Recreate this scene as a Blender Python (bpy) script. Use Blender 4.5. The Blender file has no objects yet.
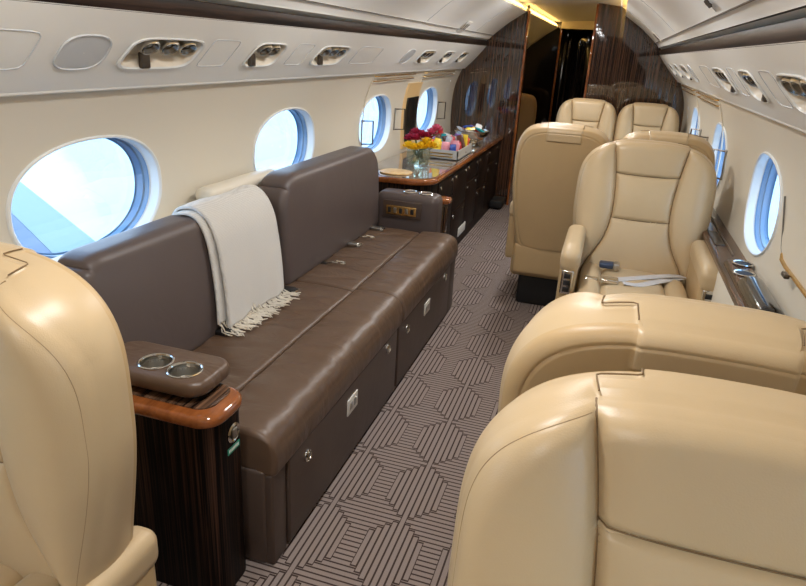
import bpy, bmesh, math, random
import numpy as np
from mathutils import Vector, Matrix
random.seed(7)
PI = math.pi
sc = bpy.context.scene
col = sc.collection

# ------------------------------------------------------------------ materials
def s2l(c):
    return tuple(((v/255)/12.92 if v/255 <= .04045 else ((v/255+.055)/1.055)**2.4) for v in c)

def new_mat(name):
    m = bpy.data.materials.new(name); m.use_nodes = True
    nt = m.node_tree
    b = nt.nodes['Principled BSDF']
    return m, nt, b

def mat(name, rgb, rough=.5, metal=0., coat=0., bump=0., bscale=200., emit=0., var=0., vscale=6., spec=.5):
    m, nt, b = new_mat(name)
    c = s2l(rgb)
    b.inputs['Base Color'].default_value = (*c, 1)
    b.inputs['Roughness'].default_value = rough
    b.inputs['Metallic'].default_value = metal
    b.inputs['Specular IOR Level'].default_value = spec
    b.inputs['Coat Weight'].default_value = coat
    b.inputs['Coat Roughness'].default_value = .06
    tc = nt.nodes.new('ShaderNodeTexCoord')
    if emit:
        b.inputs['Emission Color'].default_value = (*c, 1)
        b.inputs['Emission Strength'].default_value = emit
    if var:
        n = nt.nodes.new('ShaderNodeTexNoise'); n.inputs['Scale'].default_value = vscale
        n.inputs['Detail'].default_value = 4
        nt.links.new(tc.outputs['Object'], n.inputs['Vector'])
        mx = nt.nodes.new('ShaderNodeMix'); mx.data_type = 'RGBA'
        mx.inputs[6].default_value = (*[v*(1-var) for v in c], 1)
        mx.inputs[7].default_value = (*[min(1, v*(1+var)) for v in c], 1)
        nt.links.new(n.outputs['Fac'], mx.inputs[0])
        nt.links.new(mx.outputs[2], b.inputs['Base Color'])
    if bump:
        n = nt.nodes.new('ShaderNodeTexNoise'); n.inputs['Scale'].default_value = bscale
        n.inputs['Detail'].default_value = 3
        nt.links.new(tc.outputs['Object'], n.inputs['Vector'])
        bp = nt.nodes.new('ShaderNodeBump'); bp.inputs['Strength'].default_value = bump
        bp.inputs['Distance'].default_value = .002
        nt.links.new(n.outputs['Fac'], bp.inputs['Height'])
        nt.links.new(bp.outputs['Normal'], b.inputs['Normal'])
    return m

def leather(name, rgb, rough=.4, wrinkle=.0, axis=(1, 1, 1)):
    m, nt, b = new_mat(name)
    c = s2l(rgb)
    b.inputs['Base Color'].default_value = (*c, 1)
    b.inputs['Roughness'].default_value = rough
    b.inputs['Specular IOR Level'].default_value = .45
    tc = nt.nodes.new('ShaderNodeTexCoord')
    v = nt.nodes.new('ShaderNodeTexVoronoi'); v.inputs['Scale'].default_value = 420
    nt.links.new(tc.outputs['Object'], v.inputs['Vector'])
    b1 = nt.nodes.new('ShaderNodeBump'); b1.inputs['Strength'].default_value = .12; b1.inputs['Distance'].default_value = .001
    nt.links.new(v.outputs['Distance'], b1.inputs['Height'])
    mp = nt.nodes.new('ShaderNodeMapping'); mp.inputs['Scale'].default_value = axis
    nt.links.new(tc.outputs['Object'], mp.inputs['Vector'])
    n = nt.nodes.new('ShaderNodeTexNoise'); n.inputs['Scale'].default_value = 5; n.inputs['Detail'].default_value = 3
    n.inputs['Distortion'].default_value = .6
    nt.links.new(mp.outputs['Vector'], n.inputs['Vector'])
    b2 = nt.nodes.new('ShaderNodeBump'); b2.inputs['Strength'].default_value = .25 + wrinkle; b2.inputs['Distance'].default_value = .012
    nt.links.new(n.outputs['Fac'], b2.inputs['Height'])
    nt.links.new(b1.outputs['Normal'], b2.inputs['Normal'])
    nt.links.new(b2.outputs['Normal'], b.inputs['Normal'])
    mx = nt.nodes.new('ShaderNodeMix'); mx.data_type = 'RGBA'
    mx.inputs[6].default_value = (*[q*.94 for q in c], 1); mx.inputs[7].default_value = (*[min(1, q*1.06) for q in c], 1)
    nt.links.new(n.outputs['Fac'], mx.inputs[0]); nt.links.new(mx.outputs[2], b.inputs['Base Color'])
    return m

def streak_wood(name, dark, light, scale, rough=.15, coat=.6, bias=(.42, .62), ior=1.55):
    """stripy veneer: noise stretched along one axis"""
    m, nt, b = new_mat(name)
    tc = nt.nodes.new('ShaderNodeTexCoord')
    mp = nt.nodes.new('ShaderNodeMapping'); mp.inputs['Scale'].default_value = scale
    nt.links.new(tc.outputs['Object'], mp.inputs['Vector'])
    n = nt.nodes.new('ShaderNodeTexNoise'); n.inputs['Scale'].default_value = 1; n.inputs['Detail'].default_value = 5
    n.inputs['Roughness'].default_value = .7
    nt.links.new(mp.outputs['Vector'], n.inputs['Vector'])
    r = nt.nodes.new('ShaderNodeValToRGB')
    r.color_ramp.elements[0].position = bias[0]; r.color_ramp.elements[0].color = (*s2l(dark), 1)
    r.color_ramp.elements[1].position = bias[1]; r.color_ramp.elements[1].color = (*s2l(light), 1)
    nt.links.new(n.outputs['Fac'], r.inputs['Fac'])
    nt.links.new(r.outputs['Color'], b.inputs['Base Color'])
    b.inputs['Roughness'].default_value = rough
    b.inputs['Coat Weight'].default_value = coat; b.inputs['Coat Roughness'].default_value = .03; b.inputs['Coat IOR'].default_value = ior; b.inputs['Specular IOR Level'].default_value = .1
    return m

def glass_mat(name, tint, gloss=.06, rough=0.):
    m = bpy.data.materials.new(name); m.use_nodes = True
    nt = m.node_tree; nt.nodes.clear()
    o = nt.nodes.new('ShaderNodeOutputMaterial')
    t = nt.nodes.new('ShaderNodeBsdfTransparent'); t.inputs['Color'].default_value = (*tint, 1)
    g = nt.nodes.new('ShaderNodeBsdfGlossy'); g.inputs['Roughness'].default_value = rough
    f = nt.nodes.new('ShaderNodeLayerWeight'); f.inputs['Blend'].default_value = .25
    mt = nt.nodes.new('ShaderNodeMath'); mt.operation = 'MULTIPLY_ADD'
    mt.inputs[1].default_value = .15; mt.inputs[2].default_value = gloss
    nt.links.new(f.outputs['Fresnel'], mt.inputs[0])
    mx = nt.nodes.new('ShaderNodeMixShader')
    nt.links.new(mt.outputs[0], mx.inputs[0])
    nt.links.new(t.outputs[0], mx.inputs[1]); nt.links.new(g.outputs[0], mx.inputs[2])
    nt.links.new(mx.outputs[0], o.inputs['Surface'])
    return m

M = {}
M['tan'] = leather('tan leather', (191, 168, 132), .38)
M['tan_back'] = leather('tan leather shell', (184, 157, 116), .42)
M['piping'] = mat('dark tan seam', (122, 98, 66), .6)
M['tan_stitch'] = mat('tan stitching', (150, 126, 92), .6)
M['brown'] = leather('brown leather', (92, 72, 57), .36, .45, (1.2, 2.6, 1.2))
M['brown_back'] = leather('brown grey leather', (86, 75, 72), .42, .0)
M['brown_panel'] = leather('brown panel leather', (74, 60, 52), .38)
M['cream'] = mat('cream wall lining', (214, 207, 191), .42, bump=.1, bscale=350)
M['valance'] = mat('grey white valance', (234, 234, 229), .5, bump=.05)
M['ceiling'] = mat('ceiling liner', (232, 233, 231), .55, bump=.08, bscale=300)
M['ceil_band'] = mat('ceiling edge band', (196, 200, 203), .4)
M['white'] = mat('white window ring', (222, 224, 222), .35)
M['reveal'] = mat('blue grey window reveal', (96, 126, 156), .3, spec=.6)
M['seam'] = mat('dark seam', (96, 90, 82), .7)
M['beige'] = mat('beige plastic', (230, 222, 206), .4)
M['zebra_z'] = streak_wood('macassar veneer upright', (20, 12, 9), (112, 76, 54), (70, 70, .8), .30, 1., (.44, .74), 1.8)
M['zebra_dark'] = streak_wood('dark lengthwise veneer', (16, 11, 10), (70, 50, 40), (60, 1.5, 60), .38, 0, (.4, .75))
M['zebra_cab'] = streak_wood('macassar veneer cabinet', (9, 7, 7), (84, 58, 44), (150, 150, 1.0), .42, 0, (.48, .74))
M['zebra_y'] = streak_wood('macassar veneer lengthwise', (36, 24, 18), (134, 100, 76), (70, 1.5, 70), .22, .4, (.38, .72))
M['rim'] = streak_wood('caramel wood rim', (98, 52, 24), (160, 94, 48), (14, 3, 14), .14, .8, (.3, .7))
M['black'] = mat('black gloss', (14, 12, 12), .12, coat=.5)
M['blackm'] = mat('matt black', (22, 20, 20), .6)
M['chrome'] = mat('chrome', (215, 212, 205), .14, metal=1)
M['steel'] = mat('brushed steel', (178, 175, 168), .32, metal=1)
M['darksteel'] = mat('dark steel', (92, 84, 76), .3, metal=1)
M['brass'] = mat('brass', (224, 184, 116), .25, metal=1)
M['lens'] = mat('lamp lens', (120, 118, 114), .1, metal=.7)
M['plate'] = mat('white socket plate', (214, 210, 202), .4)
M['green'] = mat('green sticker', (38, 140, 112), .5)
M['whiteprint'] = mat('white print', (235, 240, 236), .5)
M['sign'] = mat('sign white', (236, 234, 228), .4)
M['ink'] = mat('sign ink', (40, 40, 42), .5)
M['stone'] = streak_wood('polished dark stone', (70, 62, 56), (170, 154, 138), (9, 9, 9), .04, .9, (.3, .75))
M['screen'] = mat('black screen', (10, 22, 26), .06, coat=.4)
M['warmwood'] = mat('honey veneer', (232, 196, 140), .3, coat=.2)
M['matwood'] = streak_wood('pale wood mat', (196, 152, 96), (232, 200, 148), (30, 8, 8), .3, .2, (.3, .7))
M['blanket'] = None
M['fringe'] = mat('cream fringe', (216, 210, 196), .9)
M['belt'] = mat('pale grey webbing', (196, 194, 192), .7, bump=.3, bscale=900)
M['navy'] = mat('navy buckle', (46, 62, 88), .35)
M['glass'] = glass_mat('window glass', (.80, .89, .96), .02)
M['vase'] = glass_mat('vase glass', (.93, .96, .95), .14)
M['water'] = glass_mat('vase water', (.82, .88, .80), .05)
M['red'] = mat('crimson petals', (164, 28, 62), .6, var=.3, vscale=60)
M['pink'] = mat('pink petals', (214, 92, 120), .6, var=.2, vscale=60)
M['yellow'] = mat('yellow petals', (244, 196, 20), .6, var=.15, vscale=60)
M['stem'] = mat('green stem', (70, 112, 50), .6)
M['traygrey'] = mat('grey tray', (168, 164, 156), .5)
M['ground'] = mat('pale concrete apron', (196, 198, 200), .8, var=.06, vscale=.3)
M['wing'] = mat('wing blue grey skin', (48, 60, 84), .5)
M['wingedge'] = mat('wing pale edge', (104, 112, 106), .5)
M['cove'] = None
def emit_mat(name, rgb, strength):
    m = bpy.data.materials.new(name); m.use_nodes = True
    nt = m.node_tree; nt.nodes.clear()
    o = nt.nodes.new('ShaderNodeOutputMaterial'); e = nt.nodes.new('ShaderNodeEmission')
    e.inputs['Color'].default_value = (*rgb, 1); e.inputs['Strength'].default_value = strength
    nt.links.new(e.outputs[0], o.inputs['Surface']); return m
M['cove'] = emit_mat('amber cove light', (1., .56, .14), 7)
M['lamp'] = emit_mat('white lamp', (1., .93, .82), 14)

def weave_mat():
    m, nt, b = new_mat('cream woven wool')
    b.inputs['Roughness'].default_value = .95
    b.inputs['Sheen Weight'].default_value = .4
    tc = nt.nodes.new('ShaderNodeTexCoord')
    w1 = nt.nodes.new('ShaderNodeTexWave'); w1.inputs['Scale'].default_value = 60; w1.bands_direction = 'Y'; w1.inputs['Distortion'].default_value = 1.5
    w2 = nt.nodes.new('ShaderNodeTexWave'); w2.inputs['Scale'].default_value = 70; w2.bands_direction = 'Z'; w2.inputs['Distortion'].default_value = 1.5
    nt.links.new(tc.outputs['Object'], w1.inputs['Vector']); nt.links.new(tc.outputs['Object'], w2.inputs['Vector'])
    ad = nt.nodes.new('ShaderNodeMath'); ad.operation = 'ADD'
    nt.links.new(w1.outputs['Fac'], ad.inputs[0]); nt.links.new(w2.outputs['Fac'], ad.inputs[1])
    mx = nt.nodes.new('ShaderNodeMix'); mx.data_type = 'RGBA'
    mx.inputs[6].default_value = (*s2l((182, 178, 172)), 1); mx.inputs[7].default_value = (*s2l((212, 209, 203)), 1)
    nt.links.new(ad.outputs[0], mx.inputs[0]); nt.links.new(mx.outputs[2], b.inputs['Base Color'])
    bp = nt.nodes.new('ShaderNodeBump'); bp.inputs['Strength'].default_value = .5; bp.inputs['Distance'].default_value = .002
    nt.links.new(ad.outputs[0], bp.inputs['Height']); nt.links.new(bp.outputs['Normal'], b.inputs['Normal'])
    return m
M['blanket'] = weave_mat()

def carpet_mat():
    m, nt, b = new_mat('striped hexagon carpet')
    b.inputs['Roughness'].default_value = .95; b.inputs['Specular IOR Level'].default_value = .1
    L = nt.links.new
    def mth(op, a, bb=None, c=None):
        n = nt.nodes.new('ShaderNodeMath'); n.operation = op
        for i, v in enumerate((a, bb, c)):
            if v is None: continue
            if isinstance(v, (int, float)): n.inputs[i].default_value = v
            else: L(v, n.inputs[i])
        return n.outputs[0]
    tc = nt.nodes.new('ShaderNodeTexCoord')
    sp = nt.nodes.new('ShaderNodeSeparateXYZ'); L(tc.outputs['Object'], sp.inputs[0])
    PX, PY, ST = .25, .327, .25/12
    x = mth('ADD', sp.outputs[0], 10.45); y = mth('ADD', sp.outputs[1], 10*PY - 1.505)
    # distance to nearest cell centre along each axis
    fx = mth('ABSOLUTE', mth('SUBTRACT', mth('FRACT', mth('ADD', mth('DIVIDE', x, PX), .5)), .5))
    fy = mth('ABSOLUTE', mth('SUBTRACT', mth('FRACT', mth('ADD', mth('DIVIDE', y, PY), .5)), .5))
    dx = mth('MULTIPLY', fx, PX); dy = mth('MULTIPLY', fy, PY)
    dxq = mth('MULTIPLY', mth('ROUND', mth('DIVIDE', dx, ST)), ST)
    lim = mth('SUBTRACT', .1665, dxq)
    incell = mth('MULTIPLY', mth('LESS_THAN', dy, lim), mth('LESS_THAN', dx, .0936))
    ex = mth('SUBTRACT', PX/2, dx)
    block = mth('MULTIPLY', mth('LESS_THAN', ex, ST*1.5), mth('LESS_THAN', dy, .051))
    vert = mth('MULTIPLY', incell, mth('SUBTRACT', 1, block))
    sx = mth('FRACT', mth('ADD', mth('DIVIDE', x, PX/12), .5))
    sy = mth('FRACT', mth('ADD', mth('DIVIDE', y, PY/16), .5))
    def line(s): return mth('GREATER_THAN', mth('ABSOLUTE', mth('SUBTRACT', s, .5)), .36)
    mixv = mth('ADD', mth('MULTIPLY', line(sx), vert), mth('MULTIPLY', line(sy), mth('SUBTRACT', 1, vert)))
    # dark outline between cells
    edge = mth('LESS_THAN', mth('ABSOLUTE', mth('SUBTRACT', dy, lim)), .0030)
    dark = mth('MAXIMUM', mixv, mth('MULTIPLY', edge, mth('LESS_THAN', dx, .0936)))
    n = nt.nodes.new('ShaderNodeTexNoise'); n.inputs['Scale'].default_value = 450; n.inputs['Detail'].default_value = 2
    L(tc.outputs['Object'], n.inputs['Vector'])
    c1 = nt.nodes.new('ShaderNodeMix'); c1.data_type = 'RGBA'
    c1.inputs[6].default_value = (*s2l((118, 106, 100)), 1); c1.inputs[7].default_value = (*s2l((164, 150, 144)), 1)
    L(n.outputs['Fac'], c1.inputs[0])
    c2 = nt.nodes.new('ShaderNodeMix'); c2.data_type = 'RGBA'
    c2.inputs[7].default_value = (*s2l((66, 54, 50)), 1)
    L(c1.outputs[2], c2.inputs[6]); L(dark, c2.inputs[0])
    L(c2.outputs[2], b.inputs['Base Color'])
    bp = nt.nodes.new('ShaderNodeBump'); bp.inputs['Strength'].default_value = .6; bp.inputs['Distance'].default_value = .003
    hh = mth('SUBTRACT', n.outputs['Fac'], mth('MULTIPLY', dark, 1.0))
    L(hh, bp.inputs['Height']); L(bp.outputs['Normal'], b.inputs['Normal'])
    return m
M['carpet'] = carpet_mat()

# ------------------------------------------------------------------ mesh helpers
class MB:
    def __init__(s): s.v = []; s.f = []
    def add(s, vs, fs):
        o = len(s.v); s.v += [tuple(map(float, p)) for p in vs]; s.f += [tuple(o+i for i in f) for f in fs]; return s
    def grid(s, P, cu=False, cv=False):
        """P[i][j] points; closed flags"""
        nu, nv = len(P), len(P[0]); vs = [p for r in P for p in r]; fs = []
        for i in range(nu if cu else nu-1):
            for j in range(nv if cv else nv-1):
                a = i*nv+j; b = ((i+1) % nu)*nv+j; c = ((i+1) % nu)*nv+(j+1) % nv; d = i*nv+(j+1) % nv
                fs.append((a, b, c, d))
        return s.add(vs, fs)
    def box(s, x0, x1, y0, y1, z0, z1, r=0, n=3):
        if r <= 0:
            vs = [(x, y, z) for x in (x0, x1) for y in (y0, y1) for z in (z0, z1)]
            return s.add(vs, [(0, 1, 3, 2), (4, 6, 7, 5), (0, 4, 5, 1), (2, 3, 7, 6), (0, 2, 6, 4), (1, 5, 7, 3)])
        return s.rgrid((x0, y0, z0), (x1, y1, z1), r, (1, 1, 1), n)
    def rgrid(s, lo, hi, r, n=(8, 8, 8), nr=4, fn=None):
        """rounded box; n interior divisions per axis, nr divisions of each rounded edge; fn displaces"""
        lo = np.array(lo, float); hi = np.array(hi, float)
        r = min(r, *(0.4999*(hi-lo)))
        ax = []
        for k in range(3):
            a = [lo[k]+r-r*math.tan(PI/4*(1-i/nr)) if False else lo[k]+r*(1-math.cos(PI/2*i/nr)) for i in range(nr)]
            inner = list(np.linspace(lo[k]+r, hi[k]-r, n[k]+1))
            b = [hi[k]-(q-lo[k]) for q in reversed(a)]
            ax.append(a+inner+b)
        cache = {}; vs = []; fs = []
        def V(i, j, k):
            key = (i, j, k)
            if key in cache: return cache[key]
            p = np.array((ax[0][i], ax[1][j], ax[2][k]))
            c = np.clip(p, lo+r, hi-r); d = p-c; L = np.linalg.norm(d)
            if L > 1e-9: p = c+d/L*r
            if fn: p = fn(p)
            cache[key] = len(vs); vs.append(tuple(p)); return cache[key]
        N = [len(a)-1 for a in ax]
        for i in range(N[0]):
            for j in range(N[1]):
                fs.append((V(i, j, 0), V(i, j+1, 0), V(i+1, j+1, 0), V(i+1, j, 0)))
                fs.append((V(i, j, N[2]), V(i+1, j, N[2]), V(i+1, j+1, N[2]), V(i, j+1, N[2])))
        for i in range(N[0]):
            for k in range(N[2]):
                fs.append((V(i, 0, k), V(i+1, 0, k), V(i+1, 0, k+1), V(i, 0, k+1)))
                fs.append((V(i, N[1], k), V(i, N[1], k+1), V(i+1, N[1], k+1), V(i+1, N[1], k)))
        for j in range(N[1]):
            for k in range(N[2]):
                fs.append((V(0, j, k), V(0, j, k+1), V(0, j+1, k+1), V(0, j+1, k)))
                fs.append((V(N[0], j, k), V(N[0], j+1, k), V(N[0], j+1, k+1), V(N[0], j, k+1)))
        return s.add(vs, fs)
    def tube(s, pts, r, n=8, closed=False, cap=True):
        pts = [Vector(p) for p in pts]; m = len(pts); rings = []
        up = None
        for i, p in enumerate(pts):
            if closed: t = pts[(i+1) % m]-pts[i-1]
            else: t = pts[min(i+1, m-1)]-pts[max(i-1, 0)]
            t.normalize()
            if up is None:
                up = Vector((0, 0, 1)) if abs(t.z) < .9 else Vector((1, 0, 0))
            a = up-t*up.dot(t); a.normalize(); b = t.cross(a); up = a
            rr = r[i] if isinstance(r, (list, tuple)) else r
            rings.append([tuple(p+a*math.cos(2*PI*k/n)*rr+b*math.sin(2*PI*k/n)*rr) for k in range(n)])
        s.grid(rings, cu=closed, cv=True)
        if cap and not closed:
            o = len(s.v)-m*n
            s.f.append(tuple(o+k for k in reversed(range(n)))); s.f.append(tuple(o+(m-1)*n+k for k in range(n)))
        return s
    def lathe(s, prof, c=(0, 0, 0), n=32, axis='z', cap=False):
        rings = []
        for r, h in prof:
            ring = []
            for k in range(n):
                a = 2*PI*k/n; u, v = r*math.cos(a), r*math.sin(a)
                p = {'z': (u, v, h), 'y': (u, h, v), 'x': (h, u, v)}[axis]
                ring.append((p[0]+c[0], p[1]+c[1], p[2]+c[2]))
            rings.append(ring)
        return s.grid(rings, cv=True)
    def prism(s, poly, z0, z1):
        n = len(poly)
        vs = [(x, y, z0) for x, y in poly]+[(x, y, z1) for x, y in poly]
        fs = [tuple(reversed(range(n))), tuple(range(n, 2*n))]+[(i, (i+1) % n, n+(i+1) % n, n+i) for i in range(n)]
        return s.add(vs, fs)
    def bevelprism(s, poly, z0, z1, r=.01, n=3):
        """polygon slab with rounded top and bottom rim (poly roughly convex, CCW)"""
        P = [Vector((x, y)) for x, y in poly]; m = len(P); N = []
        for i in range(m):
            a = (P[i]-P[i-1]).normalized(); b = (P[(i+1) % m]-P[i]).normalized(); t = (a+b).normalized()
            N.append(Vector((-t.y, t.x)))
        rings = []
        for k in range(n+1):
            a = PI/2*k/n; off = r*(1-math.sin(a)); z = z0+r*(1-math.cos(a))
            rings.append([(p.x+q.x*off, p.y+q.y*off, z) for p, q in zip(P, N)])
        for k in range(n, -1, -1):
            a = PI/2*k/n; off = r*(1-math.sin(a)); z = z1-r*(1-math.cos(a))
            rings.append([(p.x+q.x*off, p.y+q.y*off, z) for p, q in zip(P, N)])
        o = len(s.v); s.grid(rings, cv=True)
        s.f.append(tuple(o+i for i in reversed(range(m)))); s.f.append(tuple(o+(len(rings)-1)*m+i for i in range(m)))
        return s
    def xf(s, fn, start=0):
        s.v = s.v[:start]+[tuple(fn(Vector(p))) for p in s.v[start:]]; return s
    def build(s, name, m, parent=None, smooth=True, angle=35, merge=True, normals=True):
        off = Vector(parent['_o']) if parent is not None and '_o' in parent else Vector((0, 0, 0))
        me = bpy.data.meshes.new(name)
        me.from_pydata([(p[0]-off.x, p[1]-off.y, p[2]-off.z) for p in s.v], [], s.f)
        bm = bmesh.new(); bm.from_mesh(me)
        if merge: bmesh.ops.remove_doubles(bm, verts=bm.verts, dist=1e-5)
        if normals: bmesh.ops.recalc_face_normals(bm, faces=bm.faces)
        bm.to_mesh(me); bm.free()
        if smooth:
            me.shade_smooth()
            if angle: me.set_sharp_from_angle(angle=math.radians(angle))
        me.materials.append(m)
        o = bpy.data.objects.new(name, me); col.objects.link(o)
        if parent is not None:
            o.parent = parent
            if '_o' in parent: o['_o'] = parent['_o']
        return o

def carve(mb, cut, name, m, parent):
    """build mb with the shape of cut taken out of it"""
    a = mb.build(name, m, parent); c = cut.build('cut', m, parent)
    md = a.modifiers.new('b', 'BOOLEAN'); md.operation = 'DIFFERENCE'; md.solver = 'EXACT'; md.object = c
    bpy.context.view_layer.update()
    me = bpy.data.meshes.new_from_object(a.evaluated_get(bpy.context.evaluated_depsgraph_get()))
    a.modifiers.clear(); a.data = me; bpy.data.objects.remove(c)
    me.shade_smooth(); me.set_sharp_from_angle(angle=math.radians(35)); return a

def thing(name, label, cat, loc=(0, 0, 0), rotz=0, group=None, world=True):
    o = bpy.data.objects.new(name, None); col.objects.link(o)
    o.empty_display_size = .1
    o.location = loc; o.rotation_euler = (0, 0, rotz); o['label'] = label; o['category'] = cat
    if group: o['group'] = group
    if world: o['_o'] = tuple(float(v) for v in loc)
    return o
def tag(o, label, cat, group=None):
    o['label'] = label; o['category'] = cat
    if group: o['group'] = group
    return o
def struct(o):
    o['kind'] = 'structure'; return o
def recentre(o):
    """put a single-mesh thing's origin at its base"""
    me = o.data; cs = [v.co for v in me.vertices]
    c = Vector((sum(v.x for v in cs)/len(cs), sum(v.y for v in cs)/len(cs), min(v.z for v in cs)))
    me.transform(Matrix.Translation(-c)); o.location = c; return o
def copy_tree(o, parent=None):
    c = o.copy(); col.objects.link(c)
    if parent is not None: c.parent = parent
    for ch in list(o.children): copy_tree(ch, c)
    return c

# ------------------------------------------------------------------ cabin cross section
XC = -.46
TAB = [(0, .86), (.25, .98), (.5, 1.06), (.75, 1.095), (.95, 1.10), (1.12, 1.085), (1.25, 1.045), (1.34, 1.0), (1.45, .93), (1.6, .8)]
def half(z):
    if z <= 0: return TAB[0][1]
    for i in range(len(TAB)-1):
        if TAB[i][0] <= z <= TAB[i+1][0]:
            t = (z-TAB[i][0])/(TAB[i+1][0]-TAB[i][0])
            p = lambda k: TAB[max(0, min(len(TAB)-1, k))]
            def m(k):
                a, b = p(k-1), p(k+1); return (b[1]-a[1])/(b[0]-a[0])*(TAB[i+1][0]-TAB[i][0])
            h0, h1 = TAB[i][1], TAB[i+1][1]
            return (2*t**3-3*t*t+1)*h0+(t**3-2*t*t+t)*m(i)+(-2*t**3+3*t*t)*h1+(t**3-t*t)*m(i+1)
    return TAB[-1][1]
Y0, Y1 = -3.0, 6.6          # cabin
BAY = 1.335
WY = [1.625+BAY*k for k in range(-3, 4)]      # window centres
WZ, WSY, WSZ = .967, .30, .194

def holed(mb, fmap, u0, u1, v0, v1, hole, ns=8):
    """rectangular patch (u,v) with a hole; fmap(u,v)->xyz. returns hole outline points (uv)"""
    uc, vc = hole(0)[2:]
    B = []
    for k in range(2*ns): B.append((u0+(u1-u0)*k/(2*ns), v0))
    for k in range(ns): B.append((u1, v0+(v1-v0)*k/ns))
    for k in range(2*ns): B.append((u1-(u1-u0)*k/(2*ns), v1))
    for k in range(ns): B.append((u0, v1-(v1-v0)*k/ns))
    rows = []; out = []
    for (u, v) in B:
        a = math.atan2((v-vc)/(v1-v0), (u-uc)/(u1-u0))
        hu, hv = hole(a)[:2]; out.append((hu, hv))
        rows.append([fmap(hu+(u-hu)*t, hv+(v-hv)*t) for t in (0, .12, .3, .6, 1.)])
    mb.grid(rows, cu=True)
    return out

def ell_hole(uc, vc, a, b, p=2., shear=0.):
    def h(t):
        c, s_ = math.cos(t), math.sin(t)
        r = (abs(c)**p+abs(s_)**p)**(-1/p)
        x, y = r*c, r*s_
        return (uc+a*x+shear*b*y, vc+b*y, uc, vc)
    return h

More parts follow.
